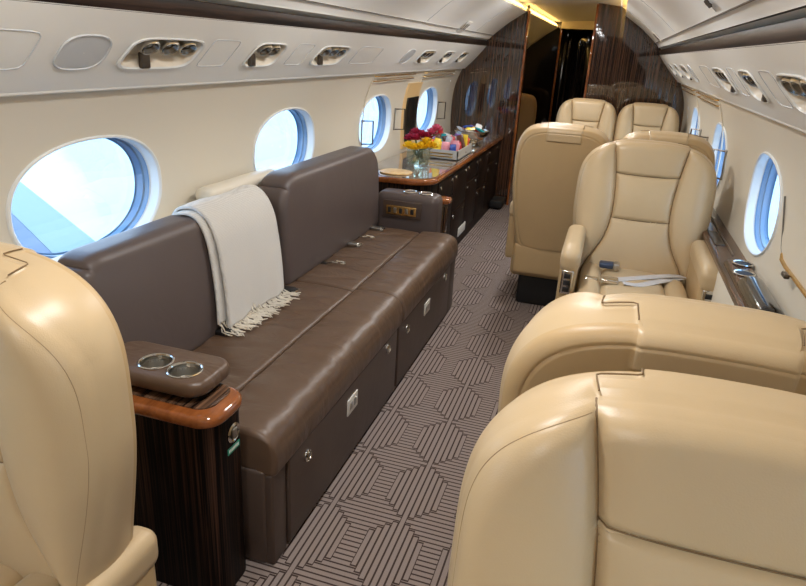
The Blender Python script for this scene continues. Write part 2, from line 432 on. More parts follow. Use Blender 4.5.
nwin = 0
win_panes = []
for side, sg in (('left', -1), ('right', 1)):
    WYS = [y+(.035 if sg < 0 else -.105) for y in WY]; WSY = .325 if sg < 0 else .275
    wall = MB()
    fm = lambda y, z: (XC+sg*half(z), y, z)
    zs = list(np.linspace(0, .66, 9))
    ys = [WYS[0]-BAY/2+BAY*k/16 for k in range(16*7+1)]
    wall.grid([[fm(y, z) for z in zs] for y in ys])
    wall.grid([[fm(y, z) for z in np.linspace(1.27, 1.6, 6)] for y in ys])
    # forward of the cabin, plain
    yf = WYS[-1]+BAY/2
    wall.grid([[fm(y, z) for z in np.linspace(0, 1.6, 26)] for y in (yf, 8, 10.1)])
    for wy in WYS:
        nwin += 1
        out = holed(wall, fm, wy-BAY/2, wy+BAY/2, .66, 1.27, ell_hole(wy, WZ, WSY, WSZ, 2.25))
        # window: ring, reveal, inner edge, two panes
        def off(u, v, d, k=1.):
            uu, vv = wy+(u-wy)*k, WZ+(v-WZ)*k
            x, y, z = fm(uu, vv); nx = (half(vv+.01)-half(vv-.01))/.02
            L = math.sqrt(1+nx*nx); return (x+sg*d/L, y, z-d*nx/L)
        w = bpy.data.objects.new('window_%d' % nwin, None); col.objects.link(w); w['kind'] = 'structure'
        w.location = (XC+sg*1.1, wy, WZ); w['_o'] = tuple(w.location)
        hole = ell_hole(wy, WZ, WSY, WSZ, 2.25)
        N = 64
        rim = [hole(2*PI*k/N)[:2] for k in range(N)]
        ring = MB()
        ring.grid([[off(u, v, d, k) for u, v in rim] for d, k in ((-.001, 1.035), (-.007, 1.025), (-.008, 1.005), (-.003, .985), (.006, .98))], cv=True)
        ring.build('window_ring', M['white'], w)
        rv = MB()
        rv.grid([[off(u, v, d, k) for u, v in rim] for d, k in ((.005, .98), (.028, .965), (.03, .95))], cv=True)
        rv.build('window_reveal', M['white'], w)
        rv = MB()
        rv.grid([[off(u, v, d, k) for u, v in rim] for d, k in ((.03, .952), (.05, .945), (.052, .92), (.078, .912), (.08, .89))], cv=True)
        rv.build('outer_reveal', M['reveal'], w)
        for d, k in ((.033, .955), (.079, .90)):
            g = MB(); g.grid([[off(u, v, d, k*q) for u, v in rim] for q in (1., .75, .5, .25, .02)], cv=True)
            g.build('window_pane', M['glass'], w)
        win_panes.append((XC+sg*1.25, wy, WZ, sg))
    struct(wall.build('wall_'+side, M['cream']))
    # outer skin so that daylight enters only through the windows
    # valance with recesses
    P0, P1 = (.985, 1.320), (.795, 1.532)
    L = math.hypot(P1[0]-P0[0], P1[1]-P0[1])
    ex, ez = (P1[0]-P0[0])/L, (P1[1]-P0[1])/L
    def vm(y, t, d=0.):
        """y along, t 0..L up the face, d into the room"""
        b = .006*math.sin(PI*max(0, min(1, t/L)))
        hh = P0[0]+ex*t-(d+b)*ez; zz = P0[1]+ez*t+(d+b)*ex
        return (XC+sg*hh, y, zz)
    val = MB()
    units = [(-1.0, .36, 3), (.3, .36, 3), (1.785, .36, 3), (2.42, .26, 2), (3.06, .36, 3), (4.76, .36, 3), (5.38, .32, 2), (5.94, .30, 2)]
    y = Y0
    tl = L
    for (uc, uw, nl) in units:
        a0, a1 = uc-uw/2-.08, uc+uw/2+.08
        if uc > 5: a0, a1 = uc-uw/2-.06, uc+uw/2+.06
        a0 = max(a0, y)
        if a0 > y+1e-6: val.grid([[vm(yy, t) for t in np.linspace(0, L, 7)] for yy in np.linspace(y, a0, 4)])
        hl = ell_hole(uc, L*.50, uw/2-.012, L*.205, 4.5, .20)
        out = holed(val, lambda u, v: vm(u, v), a0, a1, 0, L, hl)
        y = a1
        # passenger service unit
        rc = vm(uc, L*.50)
        u = thing('reading_light_unit', '', 'light panel', rc, group='overhead reading light units')
        N = 40; rim = [hl(2*PI*k/N)[:2] for k in range(N)]
        def pv(uu, vv, k, d): return vm(uc+(uu-uc)*k, L*.50+(vv-L*.50)*k, d)
        b = MB(); b.grid([[pv(p[0], p[1], k, d) for p in rim] for k, d in ((1.07, .001), (1.06, .006), (1.0, .006), (.97, -.004))], cv=True)
        b.build('bezel', M['white'], u)
        b = MB(); b.grid([[pv(p[0], p[1], k, d) for p in rim] for k, d in ((.975, .0), (.93, -.035), (.85, -.05), (.5, -.055), (.02, -.055))], cv=True)
        b.build('recess', M['beige'], u)
        for q in range(nl):
            ly = uc+.03+(q-(nl-1)/2)*uw*.26; lt = L*.56
            c = Vector(vm(ly, lt, -.022)); n = (Vector(vm(ly, lt, .1))-c).normalized()
            n = (n+Vector((0, -.25*1, -.35))).normalized()
            ax2 = n.cross(Vector((0, 1, 0))).normalized(); ax1 = ax2.cross(n)
            def T(p): return c+ax1*p.x+ax2*p.y+n*p.z
            k = MB().lathe([(.0, -.03), (.026, -.025), (.032, -.005), (.033, .012), (.028, .02), (.026, .018)], n=18); k.xf(T)
            h = k.build('reading_light', M['steel'], u)
            k = MB().lathe([(.027, .017), (.018, .006), (.001, .004)], n=18); k.xf(T)
            k.build('lens', M['lens'], h)
        c = Vector(vm(uc-.07+.02, L*.36, -.012))
        k = MB(); 
        k.rgrid((-.02, -.006, -.024), (.02, .012, .024), .006, (1, 1, 1), 2)
        k.xf(lambda p: c+Vector((-sg*p.y*.9, p.x, p.z)))
        k.build('air_vent', M['darksteel'], u)
        u['_side'] = side; u['_y'] = uc
    if Y1 > y: val.grid([[vm(yy, t) for t in np.linspace(0, L, 7)] for yy in np.linspace(y, Y1, 4)])
    # lower lip of the valance, back to the wall
    lip = [(P0[0]-.0, P0[1]), (P0[0]+.003, P0[1]-.006), (P0[0]+.009, P0[1]-.009), (P0[0]+.02, P0[1]-.008), (P0[0]+.05, P0[1]+.0)]
    val.grid([[(XC+sg*a, yy, b) for a, b in lip] for yy in np.linspace(Y0, Y1, 20)])
    struct(val.build('trim_%d' % (1 if sg < 0 else 2), M['valance'], angle=25))
    # dark wood strip recess above the valance
    st = MB()
    st.grid([[(XC+sg*a, yy, b) for a, b in ((.795, 1.532), (.80, 1.536), (.835, 1.538), (.838, 1.60), (.775, 1.595))] for yy in np.linspace(Y0, Y1, 10)])
    struct(st.build('trim_%d' % (3 if sg < 0 else 4), M['zebra_dark'], angle=20))
    st = MB(); st.box(*sorted((XC+sg*.796, XC+sg*.806)), Y0, Y1, 1.528, 1.578, .004, 2)
    struct(st.build('trim_%d' % (5 if sg < 0 else 6), M['zebra_dark']))
    # thin panel seams on valance
    pan = MB()
    def outline(yc, w, t0, t1, sh, p=6, r=.0022):
        pts = []
        for k in range(48):
            h = ell_hole(yc, (t0+t1)/2, w/2, (t1-t0)/2, p, sh)(2*PI*k/48)
            pts.append(vm(h[0], h[1], .0005))
        pan.tube(pts, r, 5, closed=True)
    for (yc, w) in ((1.12, .34), (2.09, .17), (2.72, .16), (3.55, .36)):
        outline(yc, w, L*.30, L*.72, .08, 9, .0016)
    outline(.72, .3, L*.30, L*.72, .08, 9)
    struct(pan.build('trim_%d' % (7 if sg < 0 else 8), M['seam' if False else 'ceil_band']))
    # oval speaker grille
    for yc, w in ((1.455, .165), (4.32, .17)):
        sp = MB()
        rim = [ell_hole(yc, L*.5, w/2*1.05, L*.21, 2.8, .02)(2*PI*k/40)[:2] for k in range(40)]
        sp.grid([[vm(yc+(p[0]-yc)*k, L*.5+(p[1]-L*.5)*k, d) for p in rim] for k, d in ((1.03, 0), (1.01, .004), (.97, .004), (.95, .001), (.5, .002), (.02, .002))], cv=True)
        o = sp.build('speaker_grille', M['ceil_band'])
        tag(o, '%s oval speaker grille in the overhead valance, %s one' % ('grey', {('left', True): 'near left', ('right', True): 'near right'}.get((side, yc < 3), 'far %s' % side)), 'speaker', 'oval overhead speaker grilles')
        recentre(o)

# labels of reading light units
units_l = sorted([o for o in bpy.data.objects if o.name.startswith('reading_light_unit')], key=lambda o: (o['_side'], o['_y']))
desc = {-1.0: 'behind the photographer', .3: 'over the nearest seats', 1.78: 'nearest and largest in view', 2.42: 'second from the near end',
        3.06: 'third from the near end', 4.76: 'fourth from the near end', 5.38: 'small, next to last before the bulkhead', 5.94: 'small, last before the bulkhead'}
for o in units_l:
    o['label'] = 'overhead reading light unit on %s valance, %s' % (o['_side'], desc[min(desc, key=lambda q: abs(q-o['_y']))])
    if o['_y'] < 1: o['_drop'] = 1

# ceiling
PROF = [(.775, 1.592), (.772, 1.60), (.742, 1.632), (.738, 1.630), (.732, 1.640), (.66, 1.70), (.59, 1.755), (.52, 1.80), (.455, 1.842), (.447, 1.850), (.449, 1.857)]
ce = MB()
for sg in (-1, 1):
    ce.grid([[(XC+sg*a, yy, b) for a, b in PROF[:3]] for yy in np.linspace(Y0, Y1, 12)])
    ce.grid([[(XC+sg*a, yy, b) for a, b in PROF[3:]] for yy in np.linspace(Y0, 10.1, 14)])
    ce.grid([[(XC+sg*a, yy, b) for a, b in ((.449, 1.857), (.49, 1.862), (.50, 1.93), (.40, 1.925))] for yy in (Y0, Y1, 10.1)])
    ce.grid([[(XC+sg*a, yy, b) for a, b in ((.742, 1.632), (.746, 1.640), (.738, 1.630))] for yy in (Y0, Y1)])
    ce.grid([[(XC+sg*a, yy, b) for a, b in ((1.1, 1.0), (1.0, 1.34), (.8, 1.6), (.73, 1.64))] for yy in (Y1+.05, 10.1)])
CP = [(-.40, 1.922), (-.2, 1.945), (0, 1.952), (.2, 1.945), (.40, 1.922)]
ce.grid([[(XC+a, yy, b) for a, b in CP] for yy in np.linspace(Y0, 10.1, 12)])
struct(ce.build('ceiling', M['ceiling'], angle=30))
# seams across the ceiling panels
for n_, (yy) in enumerate((.2, 2.45, 4.2, 5.75)):
    sm = MB()
    for sg in (-1, 1):
        sm.tube([(XC+sg*(a-.0005), yy, b-.0005) for a, b in PROF[4:9]], .0022, 5)
    struct(sm.build('trim_%d' % (10+n_), M['ceil_band']))
sm = MB()
for sg in (-1, 1):
    sm.tube([(XC+sg*.739, yy, 1.628) for yy in np.linspace(Y0, Y1, 8)], .003, 5)
struct(sm.build('trim_14', M['seam']))
# amber light strips in the ceiling coves
for sg in (-1, 1):
    for a, b in ((Y0, 6.5), (6.7, 10.0)):
        s_ = MB(); s_.grid([[(XC+sg*.452, a, 1.866), (XC+sg*.452, b, 1.866)], [(XC+sg*.474, a, 1.90), (XC+sg*.474, b, 1.90)]])
        o = s_.build('cove_light', M['cove'], smooth=False)
        tag(o, 'amber strip light in the %s ceiling cove %s' % ('left' if sg < 0 else 'right', 'over the seats' if a < 0 else 'beyond the dark wood bulkhead'), 'light', 'amber ceiling cove strips')
        recentre(o)

# floor
fl = MB(); fl.grid([[(x, y, 0) for y in (Y0, 10.1)] for x in (XC-.9, XC+.9)])
struct(fl.build('floor', M['carpet'], smooth=False))

def prof_outline(zmax=1.95, pad=0.):
    """full cross section outline, left floor -> over the top -> right floor"""
    L_ = [(-half(z), z) for z in np.linspace(0, 1.3, 22)]
    L_ += [(-.80, 1.53), (-.80, 1.58), (-.74, 1.632), (-.66, 1.70), (-.59, 1.755), (-.52, 1.80), (-.452, 1.85), (-.44, 1.90), (-.40, 1.922), (-.2, 1.945), (0, 1.952)]
    R_ = [(-x, z) for x, z in reversed(L_[:-1])]
    return [(XC+x*(1+pad), z) for x, z in L_+R_]
def top_at(x):
    pts = prof_outline(); up = [p for p in pts if p[1] > 1.3]
    for (a, za), (b, zb) in zip(up, up[1:]):
        if a <= x <= b and b > a: return za+(zb-za)*(x-a)/(b-a)
    return 1.95
def bulk(xa, xb, y0, y1, name, m, hdr=None):
    """bulkhead slab between xa and xb following the lining"""
    o = prof_outline()
    mb = MB(); poly = []
    pts = [p for p in o if xa < p[0] < xb]
    # start/finish
    poly = []
    if xa > o[0][0]-.3 and xa > XC-.86: poly.append((xa, 0)); poly.append((xa, top_at(xa)))
    poly += pts
    if xb < XC+.86: poly.append((xb, top_at(xb))); poly.append((xb, 0))
    if xa <= XC-.86 and poly[0][1] > .001: poly.insert(0, (XC-.86, 0))
    n = len(poly)
    vs = [(x, y0, z) for x, z in poly]+[(x, y1, z) for x, z in poly]
    fs = [tuple(range(n)), tuple(reversed(range(n, 2*n)))]+[(i, (i+1) % n, n+(i+1) % n, n+i) for i in range(n)]
    mb.add(vs, fs)
    return struct(mb.build(name, m, smooth=False))
bulk(-9, -.885, 6.6, 6.66, 'wall_front_left', M['zebra_z'])
bulk(-.262, 9, 6.6, 6.66, 'wall_front_right', M['zebra_z'])
g = MB(); g.box(-1.9, 1.0, -3.06, -3.0, -.02, 2.0); struct(g.build('wall_back', M['zebra_z'], smooth=False))
# door edges
e = MB(); e.box(-.892, -.872, 6.585, 6.675, 0, 1.86, .004, 2); struct(e.build('trim_20', M['rim']))
e = MB(); e.box(-.275, -.255, 6.585, 6.675, 0, 1.935, .004, 2); struct(e.build('trim_21', M['rim']))
# second partition at y = 10
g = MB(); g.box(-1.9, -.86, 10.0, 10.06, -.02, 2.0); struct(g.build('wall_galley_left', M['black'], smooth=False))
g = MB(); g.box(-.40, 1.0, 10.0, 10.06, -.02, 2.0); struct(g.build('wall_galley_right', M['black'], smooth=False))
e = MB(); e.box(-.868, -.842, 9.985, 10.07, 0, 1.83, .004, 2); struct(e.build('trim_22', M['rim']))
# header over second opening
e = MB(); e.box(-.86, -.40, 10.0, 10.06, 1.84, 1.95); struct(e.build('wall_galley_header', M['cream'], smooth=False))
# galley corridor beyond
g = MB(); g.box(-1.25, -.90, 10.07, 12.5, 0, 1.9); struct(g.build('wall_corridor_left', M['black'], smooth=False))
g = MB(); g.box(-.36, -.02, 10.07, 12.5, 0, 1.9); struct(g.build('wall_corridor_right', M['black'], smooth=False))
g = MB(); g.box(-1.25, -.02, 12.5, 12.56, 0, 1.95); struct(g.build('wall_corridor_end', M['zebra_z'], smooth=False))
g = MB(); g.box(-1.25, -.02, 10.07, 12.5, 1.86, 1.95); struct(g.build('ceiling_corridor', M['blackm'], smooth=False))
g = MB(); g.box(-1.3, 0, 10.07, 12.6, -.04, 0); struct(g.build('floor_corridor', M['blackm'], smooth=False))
# corridor fittings: wall cabinets, handle bars, downlight
t = thing('galley_cabinet', 'tall dark gloss galley cabinet seen down the corridor', 'cabinet', (-.42, 11.2, 0))
b = MB(); b.box(-.52, -.365, 10.9, 11.6, 0, 1.84, .01, 2); b.build('body', M['black'], t)
for zz in (.5, 1.0, 1.42):
    b = MB(); b.box(-.53, -.522, 10.93, 11.57, zz-.2, zz+.18, .003, 1); d = b.build('door', M['black'], t)
    b = MB(); b.tube([(-.535, 10.99, zz-.14), (-.548, 10.99, zz-.12), (-.548, 10.99, zz+.1), (-.535, 10.99, zz+.12)], .008, 8); b.build('handle', M['chrome'], d)
t = thing('galley_cabinet', 'dark gloss cupboard with chrome bar on the left of the far corridor', 'cabinet', (-.85, 11.2, 0))
b = MB(); b.box(-.895, -.80, 10.7, 11.5, 0, 1.84, .01, 2); b.build('body', M['black'], t)
b = MB(); b.tube([(-.80, 10.85, .8), (-.785, 10.85, .82), (-.785, 10.85, 1.5), (-.80, 10.85, 1.52)], .012, 8); b.build('handle', M['chrome'], t)
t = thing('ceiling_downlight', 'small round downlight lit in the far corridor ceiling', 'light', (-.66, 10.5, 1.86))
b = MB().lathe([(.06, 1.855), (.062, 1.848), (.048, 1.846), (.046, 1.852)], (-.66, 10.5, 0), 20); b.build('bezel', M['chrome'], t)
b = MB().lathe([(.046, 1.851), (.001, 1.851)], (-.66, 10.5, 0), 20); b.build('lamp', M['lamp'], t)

# ------------------------------------------------------------------ overhead signs
def ceil_pt(sg, y, t, d=0):
    """point on the curved side ceiling; t along PROF[4:9] 0..1, d into the room"""
    P = PROF[4:9]; k = t*(len(P)-1); i = min(int(k), len(P)-2); f = k-i
    a = P[i][0]+(P[i+1][0]-P[i][0])*f; b = P[i][1]+(P[i+1][1]-P[i][1])*f
    dx, dz = P[i+1][0]-P[i][0], P[i+1][1]-P[i][1]; l = math.hypot(dx, dz)
    return Vector((XC+sg*(a-d*dz/l), y, b+d*dx/l))
def sign(sg, y, t, label, w=.17, h=.12, marks=3, plate=True):
    c = ceil_pt(sg, y, t, .002); up = (ceil_pt(sg, y, min(1, t+.05))-ceil_pt(sg, y, max(0, t-.05))).normalized()
    fy = Vector((0, 1, 0)); n = (ceil_pt(sg, y, t, .1)-ceil_pt(sg, y, t, 0)).normalized()
    r = thing('cabin_sign', label, 'sign', tuple(c), group='small overhead cabin signs')
    if plate:
        b = MB(); b.rgrid((-w/2, -h/2, 0), (w/2, h/2, .006), .003, (1, 1, 1), 2); b.xf(lambda p: c+fy*p.x+up*p.y+n*p.z); b.build('plate', M['sign'], r)
    for q in range(marks):          # pictograms: seat belt strap loops and a crossed cigarette
        b = MB(); x0 = -w*.36+q*w*.72/max(1, marks-1) if marks > 1 else 0
        b.box(x0-.012, x0+.012, -h*.22, -h*.06, .0062, .0075)
        b.box(x0-.004, x0+.004, -h*.06, h*.26, .0062, .0075)
        b.box(x0-.014, x0-.006, h*.05, h*.3, .0062, .0075)
        b.box(x0+.004, x0+.012, -h*.3, h*.1, .0062, .0075)
        b.xf(lambda p: c+fy*p.x+up*p.y+n*p.z); b.build('pictogram', M['ink'], r, smooth=False)
    return r
sign(-1, 5.2, .05, 'small white overhead sign with dark pictograms on left ceiling near the bulkhead')
sign(1, 5.7, .08, 'small white overhead sign with dark pictograms on right ceiling beside the wood bulkhead')
sign(1, 2.4, .10, 'short row of dark marks alone on the right ceiling panel', .10, .05, 5, False)
# small latch on left ceiling near
c = ceil_pt(-1, 2.55, .18, .002)
o = MB().box(c.x-.012, c.x+.012, c.y-.03, c.y+.03, c.z-.006, c.z+.01, .004, 2).build('ceiling_latch', M['brass']); tag(o, 'tiny yellow metal latch on the left ceiling panel above the dark strip', 'latch'); recentre(o)

# ------------------------------------------------------------------ brass curtain tracks and wall fittings
for sg, ya, yb, w in ((-1, 4.08, 4.95, 'left wall above the middle window'), (-1, 5.25, 6.25, 'left wall above the last window'),
                      (1, 4.1, 5.1, 'right wall above the middle window'), (1, 5.35, 6.35, 'right wall above the last window')):
    t = thing('shade_track', 'brass double rail under the valance on %s' % w, 'rail', (XC+sg*1.0, ya, 1.26), group='brass window shade tracks')
    for z in (1.292, 1.262):
        x = half(z)-.022
        b = MB().tube([(XC+sg*(x+.02), ya, z), (XC+sg*x, ya+.01, z), (XC+sg*x, yb-.01, z), (XC+sg*(x+.02), yb, z)], .004, 8); b.build('rail', M['brass'], t)
    b = MB().tube([(XC+sg*(half(z_)-.006), ya-.02-.0*z_, z_) for z_ in np.linspace(1.28, .72, 12)], .004, 6); b.build('side_rail', M['beige'], t)
for sg, y, z, w in ((-1, 4.05, .935, 'in front of the middle left window'), (-1, 4.74, .965, 'on left wall between window and screen'), (-1, 6.02, .94, 'on left wall just after the last window'),
                    (1, 3.90, .965, 'beside the middle right window'), (1, 4.72, .95, 'on right wall behind the headrests'), (1, 5.12, .96, 'on right wall near the far seats')):
    x = half(z)
    t = thing('grab_handle', 'slim chrome rectangular handle %s' % w, 'handle', (XC+sg*x, y, z), group='chrome shade handles')
    pts = [(XC+sg*(half(z+.075)+.0), y, z+.075), (XC+sg*(x-.065), y+.06, z+.075), (XC+sg*(x-.065), y+.06, z-.075), (XC+sg*(half(z-.075)+.0), y, z-.075)]
    b = MB().tube(pts, .006, 8); b.build('bar', M['darksteel'], t)
    b = MB().tube([pts[0], pts[3]], .005, 8); b.xf(lambda p: p+Vector((-sg*.006, 0, 0))); b.build('mount', M['steel'], t)
# monitor in its honey coloured surround
t = thing('wall_monitor', 'dark screen in honey wood surround on left wall between windows', 'screen', (-1.5, 5.0, .72))
def wallp(y, z, d): return (XC-half(z)+d, y, z)
b = MB(); b.grid([[wallp(y, z, d) for z in np.linspace(.72, 1.22, 10)] for y, d in ((4.92, .0), (4.93, .012), (5.30, .012), (5.31, .0))]); 
b.grid([[wallp(y, 1.22, d) for d in (0, .012)] for y in (4.93, 5.30)])
b.build('surround', M['warmwood'], t)
b = MB(); b.rgrid((0, 0, 0), (1, 1, 1), .02, (1, 1, 6), 2, None); b.xf(lambda p: Vector(wallp(4.98+.29*p.y, .77+.34*p.z, .012+.012*p.x))); b.build('screen', M['screen'], t)

# right wall folding table door
t = thing('table_door', 'cream folding table door with brass edge on the near right wall', 'door panel', (XC+1.08, 1.7, .7))
def wr(y, z, d): return (XC+half(z)-d, y, z)
b = MB(); b.grid([[wr(y, z, .008) for z in np.linspace(.87, 1.05, 6)] for y in np.linspace(.9, 2.45, 12)])
b.build('panel', M['cream'], t)
b = MB(); b.tube([wr(2.53, 1.06, .006), wr(2.50, 1.0, .006), wr(2.43, .90, .006), wr(2.39, .876, .006)], .003, 6); b.build('side_seam', M['seam'], t)
b = MB(); b.tube([wr(2.40, .885, .006), wr(2.37, .872, .012), wr(2.3, .868, .014), wr(1.9, .862, .014), wr(.9, .862, .014)], .0065, 8); b.build('edge_trim', M['brass'], t)
b = MB(); b.box(XC+1.065, XC+1.082, 2.205, 2.25, .853, .868, .004, 2); b.build('latch', M['darksteel'], t)

# ------------------------------------------------------------------ left side ledge behind the sofa
b = MB(); b.grid([[(x, y, z) for x, z in ((-1.56, .82), (-1.50, .845), (-1.46, .84), (-1.445, .82), (-1.445, .3))] for y in np.linspace(Y0, 3.8, 8)])
struct(b.build('trim_30', M['cream']))
b = MB(); b.rgrid((-1.54, 2.15, .845), (-1.45, 2.72, .915), .034, (3, 6, 2), 4); o = b.build('ledge_cushion', M['cream']); tag(o, 'cream padded ledge hump under the second window behind the sofa', 'pad'); recentre(o)
# dado right
b = MB(); b.grid([[(XC+a, y, z) for a, z in ((1.12, .69), (1.0, .69), (.985, .685), (.98, .67), (.98, .0))] for y in np.linspace(Y0, 6.6, 12)])
struct(b.build('trim_31', M['cream']))
t = thing('side_ledge', 'dark striped wood side ledge running along the right wall', 'ledge', (.56, 2.5, .7))
b = MB(); b.rgrid((.510, .3, .70), (.66, 4.35, .728), .008, (1, 4, 1), 2, lambda p: np.array((min(p[0], XC+half(p[2])-.002), p[1], p[2]))); b.build('top', M['zebra_y'], t)
b = MB(); b.tube([(.585, y, .731) for y in (2.9, 3.7)], .004, 6); b.build('inlay', M['steel'], t)
b = MB(); b.box(.53, .575, 3.05, 3.3, .726, .733, .003, 2); b.build('control_panel', M['darksteel'], t)

t = thing('cup_console', 'glossy wood console with two chrome cup holders beside right seat', 'console', (.52, 2.5, 0))
poly = [(.60, 2.2), (.66-.06, 2.95)]
def rrect(x0, x1, y0, y1, r, n=6):
    P = []
    for cx, cy, a0 in ((x1-r, y0+r, -PI/2), (x1-r, y1-r, 0), (x0+r, y1-r, PI/2), (x0+r, y0+r, PI)):
        for k in range(n+1):
            a = a0+PI/2*k/n; P.append((cx+r*math.cos(a), cy+r*math.sin(a)))
    return P
# console body with a wide round front; opening wells on top
hl = [(.545, 2.74), (.60-.02, 2.62)]
b = MB(); b.bevelprism(rrect(.528, .632, 2.12, 2.80, .05), .45, .745, .02); b.build('body', M['zebra_y'], t)
for cx, cy in ((.592, 2.72), (.574, 2.58)):
    b = MB().lathe([(.036, .7455), (.040, .749), (.036, .752), (.031, .749), (.030, .7465), (.001, .7462)], (cx, cy, 0), 28); h = b.build('cup_holder', M['chrome'], t); b = MB().lathe([(.0315, .7492), (.001, .7488)], (cx, cy, 0), 24); b.build('cup_well', M['blackm'], h)
b = MB(); b.rgrid((.532, 2.11, .66), (.628, 2.50, .775), .042, (4, 6, 1), 5); b.build('rounded_cap', M['black'], t)

# ------------------------------------------------------------------ the seats
TILT = math.radians(11)
def smooth(a, b, x):
    t = max(0., min(1., (x-a)/(b-a))); return t*t*(3-2*t)
XS = [(.40, .255), (.50, .235), (.58, .185), (.66, .15), (.76, .135), (.86, .137), (.96, .148), (1.05, .163), (1.14, .182), (1.3, .20)]
def xseam(z):
    for (a, p), (b, q) in zip(XS, XS[1:]):
        if a <= z <= b: return p+(q-p)*smooth(a, b, z) if False else p+(q-p)*(z-a)/(b-a)
    return XS[0][1] if z < .4 else XS[-1][1]
XSg = np.array([xseam(z) for z in np.linspace(.3, 1.3, 201)]); ker = np.ones(17)/17
XSg = np.convolve(np.pad(XSg, 8, 'edge'), ker, 'valid')
def xsm(z): return float(np.interp(z, np.linspace(.3, 1.3, 201), XSg))
ZS1, ZS2 = .95, .735
def backrest_parts(ZT=1.11, PT=3.0):
    HW, ZB = .322, .36
    ZM = .86; H = ZT-ZM
    NU, NV = 132, 150
    TH = .155
    def shape(u, v):
        m = max(abs(u), abs(v))
        if m < 1e-9: return 0., 0., 0.
        p = PT if v > 0 else 7.
        n = (abs(u)**p+abs(v)**p)**(1/p); s = m/n
        return u*s, v*s, m
    def warp(t): # finer toward edge
        return math.copysign(1-(1-abs(t))**1.35, t)
    F = [[None]*(NV+1) for _ in range(NU+1)]; B = [[None]*(NV+1) for _ in range(NU+1)]
    us = [warp(-1+2*i/NU) for i in range(NU+1)]; vs_ = [warp(-1+2*j/NV) for j in range(NV+1)]
    def pos(X, Z):
        z = ZM+Z*(H if Z > 0 else (ZM-ZB))
        hw = HW-(.04*smooth(.80, .45, z))
        return X*hw, z
    cell = .0070
    def front_y(x, z, rho):
        ax = abs(x); xs = xsm(z)
        # edge rounding
        r0 = .84; e = 0
        if rho > r0: q = (rho-r0)/(1-r0); e = .048*(1-math.sqrt(max(0, 1-q**2.4)))
        dseam = ax-xs; gf = 1-smooth(.90, .985, rho)
        y = 0.
        if dseam > 0:   # bolster swell
            q = min(1, dseam/max(.02, (HW-xs))); y -= .034*math.sin(PI*min(1, q*1.05))**.7
            y += .015*gf*math.exp(-(dseam/.007)**2)
        else:
            # puffed panels
            zz = [(.40, ZS2), (ZS2, ZS1), (ZS1, 1.16)]
            for a, b in zz:
                if a <= z <= b:
                    q = (z-a)/(b-a); y -= .014*(max(0, math.sin(PI*q))**.6)*(1-(ax/xs)**6)
            y += .015*gf*math.exp(-(dseam/.006)**2)
            for zs in (ZS1, ZS2):
                bow = zs+.006*(ax/xs)**2
                y += .009*math.exp(-((z-bow)/.006)**2)
        # stitched line near the outer edge
        y += .0015*math.exp(-((rho-.972)/.004)**2)
        return y+e
    def flap(x, z):
        """rear headrest flap mask 0..1"""
        ax = abs(x)
        a = 0
        b = smooth(.118, .112, ax)*smooth(ZT-.075, ZT-.069, z)
        return max(a, b)
    def back_y(x, z, rho):
        r0 = .86; e = 0
        if rho > r0: q = (rho-r0)/(1-r0); e = .030*(1-math.sqrt(max(0, 1-q**2.2)))
        y = TH-e+.012*(1-(x/HW)**2)+.007*flap(x, z)
        y -= .004*math.exp(-((rho-.90)/.007)**2)
        return y
    for i in range(NU+1):
        for j in range(NV+1):
            X, Z, m = shape(us[i], vs_[j])
            x, z = pos(X, Z)
            xs = xsm(z)
            xf, zf = x, z
            if m < .97:
                if abs(abs(x)-xs) < cell*.5: xf = math.copysign(xs, x)
                if abs(x) < xs+.002:
                    for q in (ZS1, ZS2):
                        if abs(z-q) < cell*.55: zf = q
            F[i][j] = (xf, front_y(xf, zf, m), zf, m)
            B[i][j] = (x, back_y(x, z, m), z, m)
    # rim loops
    rim = [(i, 0) for i in range(NU)]+[(NU, j) for j in range(NV)]+[(i, NV) for i in range(NU, 0, -1)]+[(0, j) for j in range(NV, 0, -1)]
    NS = 12
    parts = {'backrest': ([], []), 'headrest': ([], []), 'back_cushion': ([], []), 'back_shell': ([], [])}
    def tilt(p):
        x, y, z = p[:3]; z0 = .46
        c, s = math.cos(TILT), math.sin(TILT)
        return (x, y*c+(z-z0)*s, z0-y*s*.6+(z-z0)*c*1.018)
    def put(name, quad):
        V, Fc = parts[name]; o = len(V); V.extend(tilt(q) for q in quad); Fc.append((o, o+1, o+2, o+3))
    for i in range(NU):
        for j in range(NV):
            q = [F[i][j], F[i+1][j], F[i+1][j+1], F[i][j+1]]
            cx = sum(abs(p[0]) for p in q)/4; cz = sum(p[2] for p in q)/4
            nm = 'backrest'
            if cx < xsm(cz): nm = 'headrest' if cz > ZS1 else 'back_cushion'
            put(nm, q)
            q = [B[i][j], B[i][j+1], B[i+1][j+1], B[i+1][j]]
            cx = sum(abs(p[0]) for p in q)/4; cz = sum(p[2] for p in q)/4
            put('headrest' if flap(cx, cz) > .5 else 'back_shell', q)
